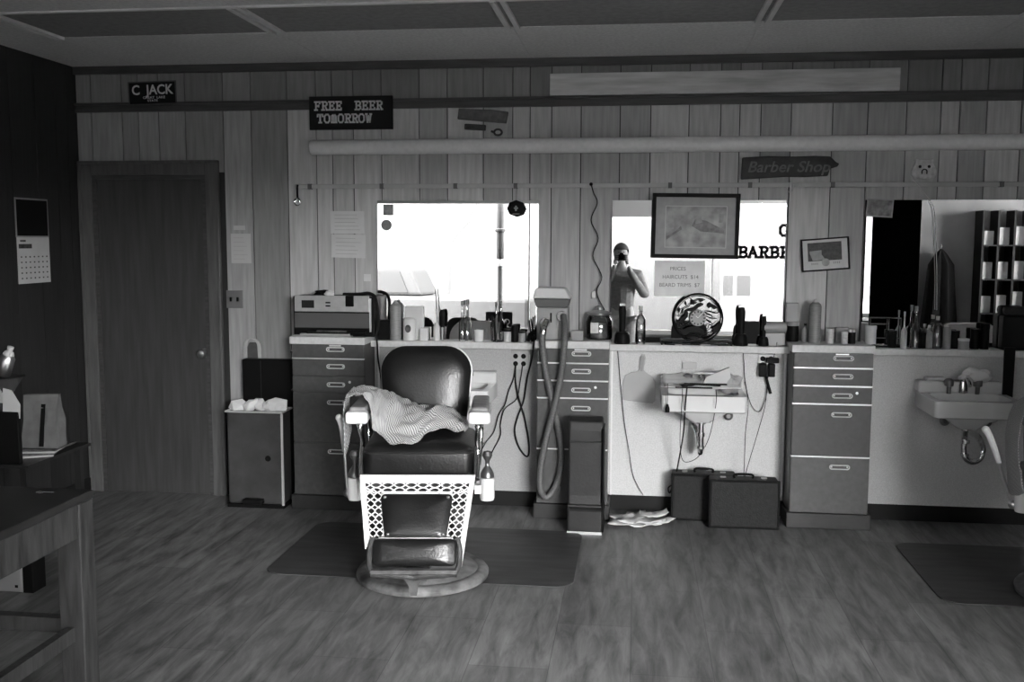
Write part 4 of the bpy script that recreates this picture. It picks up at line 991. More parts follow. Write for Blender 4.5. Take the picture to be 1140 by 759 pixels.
for k in range(6):
    a_ = random.uniform(-0.35, 0.35); bm = BM(); box(bm, -0.007, 0.007, -0.0015, 0.0015, 0.012, 0.15)
    for q in range(9): box(bm, 0.007, 0.015, -0.001, 0.001, 0.05+q*0.01, 0.055+q*0.01)
    o = obj('comb', bm, [m_black, m_plasticg][k % 4 == 3], loc=(t.location.x+(k-2.5)*0.007, t.location.y+0.006*((k % 3)-1), CT+0.003), rot=(0, a_*0.5, k)); tag(o, 'comb standing in the glass comb jar on left ledge', 'comb', 'combs in the glass jar')
for k, (px, w_, tp, mm_, nm) in enumerate([(565, 9, 366, m_liquid, 'pale-filled jar right of the comb jar on left ledge'), (573, 8, 362, m_black, 'dark little bottle midway between comb jar and vacuum unit'), (581, 8, 368, m_plasticg, 'grey jar close to the vacuum clipper unit')]):
    bottle('jar', px, w_, tp, nm, mm_, 'jar', y=-0.08, cap=m_black, cat='jar')
bm = BM()
for k, (dx, l_) in enumerate(((-0.012, 0.13), (0.0, 0.15), (0.012, 0.12), (0.02, 0.10))): tube(bm, [(dx*0.6, 0, 0.004), (dx*2.0, 0, l_)], 0.005, 6, False)
tube(bm, [(-0.028, 0, 0.006), (-0.018, 0, 0.05), (0.018, 0, 0.05), (0.028, 0, 0.006)], 0.01, 6)
o = obj('scissors_bundle', bm, m_black, smooth=True, loc=(base(594), -0.085, CT)); tag(o, 'bundle of dark scissors left of the vacuum clipper unit', 'scissors')

# vacuum clipper unit
vx = at(616, 350, -0.12).x
vc = thing('clipper_vacuum', 'grey clipper vacuum unit with white lid and two hoses', 'clipper machine', (vx, -0.12, 1.0275))
sc_ = 1/195.0
bm = BM(); box(bm, -0.088, 0.088, -0.075, 0.075, 0.0, 0.185); obj('body', bm, mat('vacuum_body', 0.30, 0.4, 0.2, var=0.1), vc, bevel=0.006)
bm = BM(); prism(bm, [(-0.09, 0.186), (0.085, 0.186), (0.098, 0.235), (-0.108, 0.235)], -0.08, 0.08); obj('neck', bm, mat('vacuum_neck', 0.08, 0.4), vc, bevel=0.004)
bm = BM(); prism(bm, [(-0.112, 0.236), (0.108, 0.236), (0.07, 0.296), (-0.085, 0.298), (-0.10, 0.285)], -0.085, 0.085); obj('lid', bm, m_plasticl, vc, bevel=0.008)
obj('switch', box(BM(), -0.012, -0.002, -0.08, -0.075, 0.10, 0.155), m_black, vc)
for s in (-0.04, 0.055):
    bm = BM(); lathe(bm, [(0.026, -0.03), (0.03, -0.02), (0.03, 0.0)], (s, -0.075, 0.10 if s < 0 else 0.14), 16, 'y'); obj('hose_port', bm, m_chrome, vc, smooth=True)
Y1, Y2 = -0.27, -0.30
bm = BM(); hp = [(609, 357, -0.22), (605, 366, -0.26), (604, 385, Y1), (609, 420, Y1), (617, 455, Y1), (623, 485, Y1), (625, 515, Y1), (619, 540, Y1), (609, 553, -0.285), (602, 545, Y2), (602, 520, Y2), (609, 485, Y2), (618, 450, Y2), (625, 415, Y2), (628, 385, Y2), (629, 365, -0.27), (627, 351, -0.22)]
tube(bm, [at(*q) for q in hp], 0.0185, 12, n=14)
hs = obj('hose', bm, m_hose, vc, smooth=True); hs.matrix_parent_inverse = Matrix.Translation(vc.location).inverted()
bm = BM(); tube(bm, [at(609, 357, -0.215), at(605.5, 364, -0.255), at(604.4, 372, -0.265)], 0.021, 12); o = obj('hose_collar', bm, m_chrome, vc, smooth=True); o.matrix_parent_inverse = Matrix.Translation(vc.location).inverted()

# glass disinfectant jar
jx = base(667, -0.13)
dj = thing('disinfectant_jar', 'wide glass jar with metal lid beside the vacuum unit', 'jar', (jx, -0.09, 1.0275))
jx0 = at(667, 360, -0.09).x; dj.location.x = jx0
obj('glass', lathe(BM(), [(0.07, 0), (0.075, 0.01), (0.076, 0.10), (0.06, 0.135), (0.052, 0.14), (0.05, 0.135), (0.07, 0.1), (0.069, 0.01), (0, 0.008)], (0, 0, 0), 28), m_glass, dj, smooth=True)
obj('liquid', lathe(BM(), [(0.066, 0.01), (0.067, 0.095), (0, 0.095)], (0, 0, 0), 28), mat('disinfectant', 0.16, 0.15, var=0.5, scale=9), dj, smooth=True)
obj('lid', lathe(BM(), [(0.058, 0.138), (0.068, 0.142), (0.07, 0.152), (0.05, 0.162), (0.012, 0.168), (0.012, 0.18), (0.016, 0.19), (0, 0.195)], (0, 0, 0), 28), m_steel, dj, smooth=True)
obj('label', box(BM(), -0.045, 0.0, -0.079, -0.074, 0.04, 0.10), m_wax, dj)
o = obj('tin_box', box(BM(), -0.035, 0.035, -0.03, 0.03, 0, 0.055), m_plasticg, bevel=0.004, loc=(at(643, 370, -0.15).x, -0.17, 1.0275)); tag(o, 'small dark-based tin between vacuum unit and glass jar', 'tin')
# clippers standing on chargers
def clipper(px, top, label, w_=0.021, bw=0.034, y=-0.07):
    H = at(px, top, y).z-CT
    t = thing('cordless_clipper', label, 'clipper', (base(px, y), y, CT+0.0005))
    obj('charger', lathe(BM(), [(bw, 0), (bw*1.05, 0.01), (bw*0.95, H*0.22), (bw*0.7, H*0.30), (0, H*0.3)], (0, 0, 0), 18, 'z', 1, 0.9), m_black, t, smooth=True)
    obj('body', lathe(BM(), [(w_*0.8, H*0.28), (w_*0.85, H*0.6), (w_, H*0.85), (w_*0.8, H*0.97), (w_*0.4, H), (0, H)], (0, 0, 0), 14, 'z', 1, 0.8), m_black, t, smooth=True)
    obj('blade', box(BM(), -w_*0.7, w_*0.7, -0.012, -0.004, H*0.97, H*1.0+0.004), m_steel, t)
    return t
clipper(692.5, 339, 'black clipper standing upright at left end of middle ledge', 0.022, 0.045)
clipper(824.5, 341, 'black clipper on charger right of the round clock', 0.024, 0.040)
clipper(850, 351, 'small black trimmer on charger near right end of middle ledge', 0.014, 0.028)
bottle('clear_bottle', 713, 11, 341, 'clear labelled bottle right of leftmost clipper on middle ledge', m_glass, 'bottle', y=-0.07, cap=m_plasticl)
bm = BM(); lathe(bm, [(0.0, 0), (0.03, 0.0), (0.03, 0.07), (0, 0.07)], (0, 0, 0), 14); 
t = thing('towel_roll', 'rolled pale towel behind the small trimmer on middle ledge', 'towel', (base(862, -0.045), -0.052, CT+0.105))
# instead a hand dryer shaped towel: rolled cloth on a low box
obj('roll', lathe(BM(), [(0.022, -0.065), (0.03, -0.06), (0.03, 0.06), (0.02, 0.065)], (0, 0, 0), 18, 'x'), m_plasticg, t, smooth=True)
o = obj('towel_box', box(BM(), -0.055, 0.055, -0.02, 0.02, 0, 0.074), mat('pale_grey_box', 0.4, 0.5), bevel=0.004, loc=(base(862, -0.045), -0.052, CT+0.0005)); tag(o, 'pale grey box under the rolled towel on middle ledge', 'box')
# tray and clock
tr = thing('black_tray', 'low black wire tray under the round clock', 'tray', (base(775, -0.07), -0.07, CT+0.0005))
bm = BM(); box(bm, -0.2, 0.2, -0.04, 0.03, 0.022, 0.027); box(bm, -0.2, -0.19, -0.04, 0.03, 0, 0.022); box(bm, 0.19, 0.2, -0.04, 0.03, 0, 0.022); obj('shelf', bm, m_black, tr)
for k in range(7):
    bm = BM(); box(bm, -0.03, 0.03, -0.006, 0.006, 0, 0.006); o = obj('comb', bm, [m_black, m_plasticg, m_papdk][k % 3], loc=(base(775, -0.07)-0.15+0.05*k, -0.09+0.01*(k % 2), CT+0.0005), rot=(0, 0, random.uniform(-0.3, 0.3))); tag(o, 'flat comb lying on the ledge below the round clock', 'comb', 'flat combs under the clock tray')
pc = at(777, 354, -0.085); ck = thing('round_clock', 'round black pierced-metal clock with swirling cutout design', 'clock', (pc.x, -0.085, pc.z), (-0.1, 0, 0))
R_ = 0.138
bm = BM(); tube(bm, [(R_*math.cos(a_), 0, R_*math.sin(a_)) for a_ in [k*2*PI/48 for k in range(48)]], 0.0055, 8, False, True); tube(bm, [((R_-0.012)*math.cos(a_), 0, (R_-0.012)*math.sin(a_)) for a_ in [k*2*PI/48 for k in range(48)]], 0.002, 6, False, True); obj('rim', bm, m_black, ck, smooth=True)
def q(px, py): return ((px-430)*0.000425, (380-py)*0.000425)
bm = BM()
def blob(pts, d=0.003): prism(bm, [q(a_, b2) for a_, b2 in pts], -d, d)
blob([(185,420),(150,400),(145,440),(190,455),(250,420),(300,360),(300,310),(290,290),(350,290),(400,270),(440,235),(500,205),(495,180),(440,190),(380,240),(300,265),(260,290),(250,340),(210,380)])
blob([(150,520),(230,540),(300,505),(360,490),(440,500),(500,530),(520,570),(505,600),(460,570),(400,560),(320,580),(260,610),(220,600)])
blob([(560,250),(560,200),(590,175),(620,190),(660,210),(690,240),(640,260),(600,230)])
blob([(540,390),(600,420),(620,450),(580,440),(545,410)])
blob([(530,310),(600,330),(640,370),(600,350),(540,330)])
blob([(610,520),(680,480),(730,430),(740,480),(690,560),(640,600),(650,550)])
blob([(180,240),(160,270),(175,330),(190,300),(200,260)]); blob([(260,150),(255,200),(280,220),(275,170)])
blob([(330,150),(345,200),(400,190),(420,160),(390,170),(360,140)]); blob([(430,120),(450,170),(500,150),(480,120)])
for k in range(6): blob([(200+k*22, 460-k*4), (212+k*22, 470-k*4), (206+k*22, 500-k*4), (194+k*22, 490-k*4)])
obj('pierced_design', bm, m_black, ck)
bm = BM()
for pts in ([(215,330),(240,260),(300,230),(330,190),(380,200)], [(200,470),(260,490),(330,450),(340,400)], [(560,520),(580,470),(640,480),(700,430)], [(600,120),(660,160),(710,240),(730,320)], [(550,560),(600,560),(640,500)], [(520,300),(580,290),(650,310),(700,300)], [(545,350),(600,380),(680,380)], [(330,120),(380,150),(440,130),(520,130)], [(230,400),(240,440),(300,440)], [(470,620),(520,640),(600,600)], [(240,620),(300,600),(380,610),(450,640)], [(160,360),(200,350),(230,300),(220,250)]):
    tube(bm, [Vector((q(*p_)[0], 0, q(*p_)[1])) for p_ in pts], 0.0028, 6)
obj('scrollwork', bm, m_black, ck, smooth=True)
bm = BM(); lathe(bm, [(0, -0.004), (0.044, -0.004), (0.047, 0.004), (0, 0.004)], (0, -0.002, 0), 28, 'y'); dl = obj('dial', bm, mat('dial_grey', 0.28, 0.4, var=0.1), ck)
bm = BM()
for k in range(12):
    a_ = k*PI/6; cbox(bm, (0, 0, 0), (0.007, 0.002, 0.010), Matrix.Translation((0.036*math.cos(a_), -0.007, 0.036*math.sin(a_))) @ Matrix.Rotation(PI/2-a_, 4, 'Y'))
obj('numerals', bm, m_black, dl)
bm = BM(); tube(bm, [(0, -0.009, 0), (0.03, -0.009, 0.038)], 0.0016, 6, False); tube(bm, [(0, -0.009, 0), (-0.012, -0.009, 0.012)], 0.002, 6, False); obj('hands', bm, m_alu, dl)
bm = BM(); tube(bm, [(-0.04, 0.0, -0.132), (-0.04, 0.03, -0.12)], 0.003, 6, False); tube(bm, [(0.04, 0.0, -0.132), (0.04, 0.03, -0.12)], 0.003, 6, False); obj('feet', bm, m_black, ck)
# right cabinet top things
Z2 = 1.0275
def b2(*a_, **k): return bottle(*a_, z=Z2, **k)
t, r, H = bottle('dark_jar', 882, 13, 358, 'dark lidded jar supporting the small grey box', m_black, 'jar', y=-0.06, cap=m_plasticg, z=Z2, cat='jar')
o = obj('card_box', box(BM(), -0.034, 0.034, -0.025, 0.025, 0, hgt(338, 358)), m_plasticg, bevel=0.003, loc=(base(880.5), -0.06, Z2+H+0.002)); tag(o, 'small grey box balanced on the dark jar beside middle mirror', 'box')
b2('lotion_bottle', 896, 7, 360, 'small pale dispenser bottle left of the tall spray bottle', m_plasticg, 'bottle', y=-0.08, cap=m_black)
b2('spray_bottle', 906.5, 13, 333.5, 'tall grey spray bottle standing on the right drawer cabinet', mat('grey_ribbed_plastic', 0.22), 'can', y=-0.13, cap=m_plasticl)
b2('pill_bottle', 924, 7.5, 365.5, 'first small white-capped bottle right of tall spray bottle', m_wax, 'tub', y=-0.13, cap=m_plasticl)
b2('pill_bottle', 940, 7, 369, 'middle small white-capped bottle on right drawer cabinet', m_wax, 'tub', y=-0.15, cap=m_plasticl)
b2('pill_bottle', 948, 8, 366.5, 'dark small bottle with white cap on right drawer cabinet', m_black, 'tub', y=-0.13, cap=m_plasticl)
o = obj('card_box', box(BM(), -0.035, 0.035, -0.02, 0.02, 0, 0.085), m_matte, bevel=0.003, loc=(base(937), -0.06, Z2)); tag(o, 'grey box behind small white-capped bottles on right cabinet', 'box')
b2('dispenser', 969, 11.5, 362.5, 'pale squat canister at right end of the right drawer cabinet', m_plasticl, 'tub', y=-0.12, cap=m_plasticl, cat='canister')
# right ledge
bottle('shampoo_bottle', 1006, 6.5, 347, 'slender white bottle at left end of the right ledge', m_plasticl, 'slim', y=-0.075, cap=m_plasticl)
bottle('tonic_bottle', 1019, 11, 341, 'clear long-necked bottle beside slender white bottle on right ledge', m_glass, 'slim', y=-0.06, cap=m_plasticg)
bottle('tonic_bottle', 1034, 8, 362, 'short pale bottle between clear bottles on right ledge', m_plasticg, 'bottle', y=-0.06, cap=m_plasticl)
bottle('tonic_bottle', 1043, 10, 352, 'taller clear bottle near centre of right ledge', m_glass, 'bottle', y=-0.06, cap=m_plasticl)
bottle('tonic_bottle', 1054, 8, 362, 'grey bottle with pale cap near centre of right ledge', m_plasticg, 'can', y=-0.08, cap=m_plasticl)
bottle('small_tub', 1073, 11, 377, 'squat grey tub on right ledge below the reflected shelves', m_plasticg, 'tub', y=-0.09, cap=m_plasticl, cat='tub')
for k, px in enumerate((993, 1027, 1063, 1085, 1096)): bottle('jar', px, 9, [368, 370, 368, 366, 360][k], ['dark jar left of the slender white bottle on right ledge', 'dark jar between clear and short pale bottle on right ledge', 'dark jar just left of the squat grey tub', 'dark jar just right of the squat grey tub', 'taller dark jar near right end of right ledge'][k], m_black, 'jar', y=-0.05, cap=m_black, cat='jar')
# dark dryer + strop at the far right
px_ = at(1128, 360, -0.1)
dm = thing('sterilizer_box', 'dark boxy device on right ledge cut by picture edge', 'device', (px_.x+0.01, -0.06, CT+0.0005))
obj('body', box(BM(), -0.06, 0.09, -0.04, 0.04, 0, 0.19), m_black, dm, bevel=0.01); obj('top_cap', box(BM(), -0.05, 0.08, -0.035, 0.035, 0.19, 0.24), m_case2, dm, bevel=0.02)
st = thing('razor_strop', 'dark leather strop hanging from the right ledge', 'strop', (at(1124, 400, -0.14).x, -0.135, 1.0))
obj('strap', prism(BM(), [(-0.028, 0.02), (0.028, 0.02), (0.026, -0.32), (0.012, -0.34), (-0.012, -0.34), (-0.026, -0.32)], -0.006, 0.006), m_black, st); obj('hook', box(BM(), -0.01, 0.01, 0.006, 0.02, -0.01, 0.015), m_steel, st)
# chrome rack
rk = thing('wire_rack', 'bright wire rack at left end of ledge under right mirror', 'rack', (base(985, -0.04), -0.035, CT+0.0005))
bm = BM()
for x in (-0.08, 0.02, 0.085): tube(bm, [(x, 0, 0), (x, 0, 0.165)], 0.003, 6, False)
tube(bm, [(-0.08, 0, 0.165), (0.085, 0, 0.165)], 0.003, 6, False); tube(bm, [(-0.08, 0, 0.13), (0.02, 0, 0.13)], 0.0025, 6, False); tube(bm, [(-0.08, 0, 0.05), (0.085, 0, 0.05)], 0.003, 6, False)
obj('wires', bm, m_chrome, rk, smooth=True); obj('base', box(BM(), -0.085, 0.09, -0.02, 0.01, 0, 0.012), m_black, rk)

# ------------------------------------------------------------------ outlets, plugs and cords
def outlet(px0, px1, py0, py1, label, n_=2):
    a = at(px0, py0, -0.022); b_ = at(px1, py1, -0.022); W, H = b_.x-a.x, a.z-b_.z
    t = thing('power_outlet', label, 'outlet', ((a.x+b_.x)/2, -0.0205, (a.z+b_.z)/2))
    obj('plate', box(BM(), -W/2, W/2, -0.006, 0, -H/2, H/2), mat('outlet_plate', 0.45, 0.35, 0.3), t, bevel=0.003)
    for x in (-W*0.23, W*0.23):
        for z in (-H*0.2, H*0.2): obj('socket', lathe(BM(), [(0, -0.003), (0.014, -0.003), (0.015, 0)], (x, -0.006, z), 14, 'y'), m_black, t)
    return t
outlet(569, 588, 390, 411, 'four-socket outlet left of the hanging vacuum hose')
outlet(844, 863, 394, 411, 'four-socket outlet with black adapters near right drawer cabinet')
def cord(pts, label, r=0.0035, m=m_rubber, y=-0.035):
    bm = BM(); tube(bm, [at(p_[0], p_[1], p_[2] if len(p_) > 2 else y) for p_ in pts], r, 6, n=7)
    o = obj('power_cord', bm, m, smooth=True); tag(o, label, 'cord')  # ordinary power cords of the clippers and appliances
cord([(596, 372, -0.135), (594, 384, -0.135), (592, 400), (587, 420), (583, 445), (576, 465), (573, 480), (578, 498), (587, 508), (589, 495), (584, 465), (578, 445), (574, 425), (574, 405)], 'black cord looping low under four-socket outlet beside the hose', 0.0055)
cord([(574, 405), (572, 420), (566, 436), (562, 450), (555, 462), (550, 480), (541, 492), (534, 505, -0.2)], 'left of two thin cords from outlet to behind the chair')
cord([(582, 405), (579, 425), (575, 444), (562, 455), (557, 472), (557, 485), (547, 505), (543, 520, -0.2)], 'right of two thin cords from outlet to behind the chair')
cord([(419, 372, -0.135), (420, 384, -0.135), (421, 400), (425, 425), (428, 445)], 'dark cord dropping over ledge left of the barber chair', 0.005)
cord([(686, 380, -0.13), (688, 395), (691, 430), (695, 470), (700, 500), (705, 530), (716, 551)], 'long thin cord beside the paddle board on white panel', 0.002)
cord([(826, 381, -0.13), (828, 400), (829, 420), (833, 450, -0.05), (830, 480, -0.11), (829, 505, -0.18), (828, 531, -0.25)], 'thin cord from clipper down to handle of front suitcase', 0.002)
cord([(865, 381, -0.13), (862, 395), (855, 420), (852, 450, -0.06), (844, 480, -0.12), (835, 510, -0.2), (829, 531, -0.25)], 'thin cord from black adapters down towards front suitcase', 0.002)
cord([(829, 425), (836, 450), (845, 458), (852, 445), (855, 425)], 'thin looping cord between right side of sink and adapters', 0.002)
cord([(765, 430, -0.46), (763, 450, -0.46), (761, 480, -0.3), (757, 505, -0.2), (752, 530, -0.1), (746, 548, -0.1), (744, 543, -0.1), (749, 540, -0.1), (752, 546, -0.1)], 'thick black cord from middle sink to rear suitcase', 0.0045)
cord([(760, 430, -0.46), (759, 450, -0.46), (757, 490, -0.3), (760, 512, -0.2), (770, 513, -0.2), (780, 505, -0.2), (790, 485, -0.2), (797, 450, -0.46), (797, 434, -0.46)], 'thin cord looping under the middle sink bowl', 0.002)
pl = thing('hanging_plug', 'black plug dangling over front left edge of middle sink', 'plug', at(743, 452, -0.46))
bm = BM(); tube(bm, [(0, 0, 0), (0, 0, 0.09), (0, 0.02, 0.12)], 0.002, 6); obj('cord', bm, m_rubber, pl)
bm = BM(); lathe(bm, [(0, -0.035), (0.012, -0.033), (0.013, -0.015), (0.005, 0.01), (0, 0.012)], (0, 0, 0), 12); obj('plug', bm, m_black, pl, smooth=True)
for k, (px, py, w_, h_) in enumerate(((849, 412, 0.042, 0.075), (859, 412, 0.036, 0.075), (860, 401, 0.07, 0.03))):
    p = at(px, py, -0.05); o = obj('power_adapter', box(BM(), -w_/2, w_/2, -0.022, 0.02, -h_/2, h_/2), m_black, bevel=0.005, loc=(p.x, -0.05, p.z)); tag(o, ['left of the two upright black adapters in right outlet', 'right of the two upright black adapters in right outlet', 'horizontal black adapter at top of right outlet'][k], 'adapter')
cord([(853, 420, -0.05), (855, 428), (858, 438)], 'short thick black plug lead under the black adapters', 0.009)
# paddle board
p = at(712, 430, -0.03); pb = thing('paddle_board', 'pale paddle-shaped board with handle hanging on white panel', 'board', (p.x, -0.0255, p.z), (0, 0.04, 0))
ol = [(-0.093, -0.085), (-0.098, 0.02), (-0.085, 0.06), (-0.055, 0.078), (-0.02, 0.085), (-0.008, 0.1), (-0.008, 0.17), (0.003, 0.19), (0.02, 0.188), (0.026, 0.17), (0.018, 0.1), (0.03, 0.085), (0.07, 0.06), (0.092, 0.03), (0.095, -0.08), (0.08, -0.095), (0.05, -0.095)]
m_pad = mat('paddle_plastic', 0.42, 0.25, var=0.05, coat=0.6)
obj('blade', prism(BM(), ol, -0.006, 0.004), m_pad, pb, bevel=0.002)
bm = BM(); ol2 = [(0.0, 0.09), (-0.004, 0.17), (0.004, 0.182), (0.016, 0.18), (0.02, 0.165), (0.012, 0.09)]; obj('grip', prism(BM(), ol2, -0.009, -0.006), m_plasticg, pb, bevel=0.001); bm.free()
# wall tap cluster above sink: small soap shelf
a = at(762, 407, -0.05); o = obj('soap_bracket', box(BM(), -0.04, 0.04, -0.02, 0.0, -0.02, 0.02), mat('bracket_pale', 0.5, 0.5), bevel=0.003, loc=(a.x+0.03, -0.0205, a.z)); tag(o, 'small pale wall bracket just above the middle sink taps', 'bracket')

# ------------------------------------------------------------------ suitcases, footstool, papers
def suitcase(xc, y0, y1, w_, h_, label, rz=0):
    t = thing('suitcase', label, 'suitcase', (xc, (y0+y1)/2, 0), rz, 'dark suitcases under the middle sink'); d = abs(y1-y0)
    obj('shell', box(BM(), -w_/2, w_/2, -d/2, d/2, 0.004, h_), m_case2, t, bevel=0.012, seg=3)
    bm = BM(); box(bm, -w_/2-0.001, w_/2+0.001, -d/2-0.002, -d/2+0.012, h_-0.012, h_+0.002); box(bm, -w_/2-0.001, w_/2+0.001, -d/2-0.002, -d/2+0.012, 0.002, 0.012)
    for s in (-1, 1): box(bm, s*w_/2-0.006, s*w_/2+0.006, -d/2-0.002, -d/2+0.012, 0.002, h_+0.002)
    obj('edge_binding', bm, m_black, t, bevel=0.003)
    bm = BM(); tube(bm, [(-0.05, 0, h_), (-0.045, 0, h_+0.02), (0.045, 0, h_+0.02), (0.05, 0, h_)], 0.007, 8, n=4); obj('handle', bm, m_black, t, smooth=True)
    for s in (-1, 1): obj('latch', cbox(BM(), (s*w_*0.3, 0, h_+0.003), (0.03, 0.02, 0.006)), m_brassy, t)
suitcase(0.40, -0.055, -0.185, 0.36, 0.27, 'dark suitcase standing against the panel, rear of two')
suitcase(0.61, -0.19, -0.31, 0.375, 0.275, 'dark suitcase standing in front, with thin cord on handle', 0.02)
fs = thing('padded_footstool', 'tall narrow brown leather booster seat before the middle cabinet', 'stool', (-0.262, -0.40, 0))
W = 0.19
side = [(-0.125, 0.008), (-0.125, 0.125), (-0.115, 0.14), (-0.075, 0.148), (-0.07, 0.2), (-0.065, 0.56), (-0.05, 0.61), (-0.01, 0.63), (0.05, 0.625), (0.075, 0.6), (0.08, 0.4), (0.08, 0.008)]
obj('body', prism(BM(), side, -W/2, W/2, 'yz'), m_leather2, fs, bevel=0.012, seg=3)
bm = BM(); tube(bm, [(-W/2+0.005, -0.10, 0.147), (W/2-0.005, -0.10, 0.147)], 0.009, 8, False); tube(bm, [(-W/2+0.005, -0.071, 0.50), (W/2-0.005, -0.071, 0.50)], 0.004, 8, False); obj('seam', bm, m_leather2, fs, smooth=True)
obj('bottom_strip', box(BM(), -W/2, W/2, -0.13, -0.12, 0.0, 0.014), m_alu, fs)
obj('side_trim', box(BM(), W/2-0.002, W/2+0.008, -0.1, 0.08, 0.004, 0.58), m_black, fs, bevel=0.004)
# papers on the floor
random.seed(11)
for k, (x, y, w_, d_, a_) in enumerate([(0.02, -0.31, 0.30, 0.15, 0.08), (0.08, -0.26, 0.28, 0.14, -0.18), (-0.03, -0.24, 0.22, 0.12, 0.35), (0.05, -0.36, 0.24, 0.09, -0.03), (0.12, -0.22, 0.18, 0.10, 0.5)]):
    bm = BM(); nx_, ny_ = 8, 5; G = []
    for i in range(nx_+1):
        row = []
        for j in range(ny_+1):
            u_, v_ = i/nx_-0.5, j/ny_-0.5
            row.append(bm.verts.new((u_*w_+0.03*v_, v_*d_*(1-0.5*abs(u_)), 0.006+0.030*max(0, noise.noise(Vector((u_*4, v_*3, k*7))))+0.05*u_*u_)))
        G.append(row)
    for i in range(nx_):
        for j in range(ny_): bm.faces.new((G[i][j], G[i+1][j], G[i+1][j+1], G[i][j+1]))
    o = obj('newspaper', bm, [m_paper, m_paper, m_paperg, m_paper, m_paper][k], smooth=True, loc=(x, y, 0.002+0.007*k), rot=(0, 0, a_)); o.modifiers.new('t', 'SOLIDIFY').thickness = 0.003
    tag(o, ['wide white newspaper sheet at the middle of floor pile', 'white newspaper sheet slanting right in floor pile', 'grey newspaper sheet towards rear of floor pile', 'lowest flat newspaper nearest the camera in floor pile', 'small tilted newspaper sheet beside the rear suitcase'][k], 'newspaper', 'newspapers on the floor beside the footstool')

# ------------------------------------------------------------------ left foreground
tbl = thing('work_table', 'dark worn wooden table at the left edge of the picture', 'table', (-2.35, -3.45, 0))
TX1, TY1 = 0.52, 0.76
obj('table_top', box(BM(), -0.65, TX1+0.0, -0.8, TY1+0.0, 0.715, 0.745), m_tabletop, tbl, bevel=0.004)
bm = BM(); box(bm, -0.6, TX1-0.01, TY1-0.04, TY1-0.015, 0.60, 0.715); box(bm, TX1-0.035, TX1-0.01, -0.75, TY1-0.02, 0.60, 0.715); obj('apron', bm, m_table, tbl)
for x, y in ((TX1-0.045, TY1-0.045), (-0.6, TY1-0.045), (TX1-0.045, -0.75), (-0.6, -0.75)): obj('leg', box(BM(), x-0.043, x+0.043, y-0.043, y+0.043, 0, 0.715), m_table, tbl, bevel=0.004)
obj('stretcher', box(BM(), -0.56, TX1-0.088, TY1-0.07, TY1-0.03, 0.26, 0.31), m_table, tbl)
obj('side_stretcher', box(BM(), TX1-0.065, TX1-0.035, -0.71, TY1-0.09, 0.24, 0.29), m_table, tbl)
obj('lower_shelf', box(BM(), -0.6, TX1-0.3, -0.7, TY1-0.2, 0.12, 0.14), m_tabletop, tbl)
o = obj('black_bag', prism(BM(), [(-0.12, 0), (0.12, 0), (0.10, 0.26), (-0.10, 0.28)], -0.1, 0.1), m_black, bevel=0.02, loc=(-2.22, -3.0, 0.7455)); tag(o, 'black bag standing on worn table at left picture edge', 'bag')
kc = thing('key_ring', 'small bright keys lying on the far corner of worn table', 'keys', (-1.98, -2.76, 0.7455))
bm = BM(); tube(bm, [(0.012*math.cos(a_), 0.012*math.sin(a_), 0.002) for a_ in [k*PI/4 for k in range(8)]], 0.0015, 6, True, True); obj('ring', bm, m_chrome, kc)
obj('key', box(BM(), 0.012, 0.05, -0.004, 0.004, 0, 0.003), m_chrome, kc)
# magazine stand with bag, papers, spray bottle
sd_ = thing('side_stand', 'dark side stand with slanting magazines near the left wall', 'stand', (-3.02, -1.45, 0))
obj('top', box(BM(), -0.25, 0.31, -0.27, 0.25, 0.56, 0.575), m_tabletop, sd_)
for x in (-0.22, 0.26):
    for y in (-0.22, 0.22): obj('leg', box(BM(), x-0.015, x+0.015, y-0.015, y+0.015, 0, 0.56), m_tabletop, sd_)
for k in range(4):
    bm = BM(); box(bm, -0.15, 0.13, -0.1, 0.1, 0, 0.008); o = obj('magazine', bm, [m_paperg, m_papdk, m_paperg, m_papdk][k], loc=(-2.87+0.012*k, -1.50+0.02*k, 0.5755+0.0085*k), rot=(0, 0, 0.5-0.15*k)); tag(o, ['pale magazine lowest in stack on the side stand', 'dark magazine second from bottom on the side stand', 'pale magazine third in stack on the side stand', 'dark magazine topmost in stack on the side stand'][k], 'magazine')
pbg = thing('paper_bag', 'standing brown paper bag on the stack beside the left wall', 'bag', (-2.785, -1.47, 0.612), 0.12)
bm = BM(); A = [(-0.09, -0.05), (0.09, -0.05), (0.09, 0.05), (-0.09, 0.05)]
lo = [bm.verts.new((x, y, 0)) for x, y in A]; hi = [bm.verts.new((x*0.82+0.0, y*0.35, 0.25)) for x, y in A]
for i in range(4): bm.faces.new((lo[i], lo[(i+1) % 4], hi[(i+1) % 4], hi[i]))
bm.faces.new(lo); bm.faces.new(hi); bmesh.ops.subdivide_edges(bm, edges=bm.edges, cuts=3, use_grid_fill=True)
for v in bm.verts: v.co += Vector((1, 1, 0))*0.012*noise.noise(v.co*18)
obj('sack', bm, mat('kraft_paper', 0.11, 0.9, var=0.15, scale=20), pbg)
obj('dark_stripe', box(BM(), -0.002, 0.018, -0.056, -0.050, 0.0, 0.2), m_black, pbg, rot=(-0.15, 0.03, 0))
jr = thing('shaving_bowl', 'dark bowl stand holding the tilted bottle at far left', 'bowl', (-2.90, -1.60, 0.5755))
obj('bowl', lathe(BM(), [(0.03, 0.0), (0.035, 0.12), (0.04, 0.30), (0.09, 0.38), (0.10, 0.385), (0.0, 0.37)], (0, 0, 0), 24), mat('dull_bowl', 0.10, 0.3, 0.5), jr, smooth=True)
sb = thing('squeeze_bottle', 'tilted squeeze bottle with white cap at far left', 'bottle', (-2.895, -1.60, 0.968), (0, 0.35, 0))
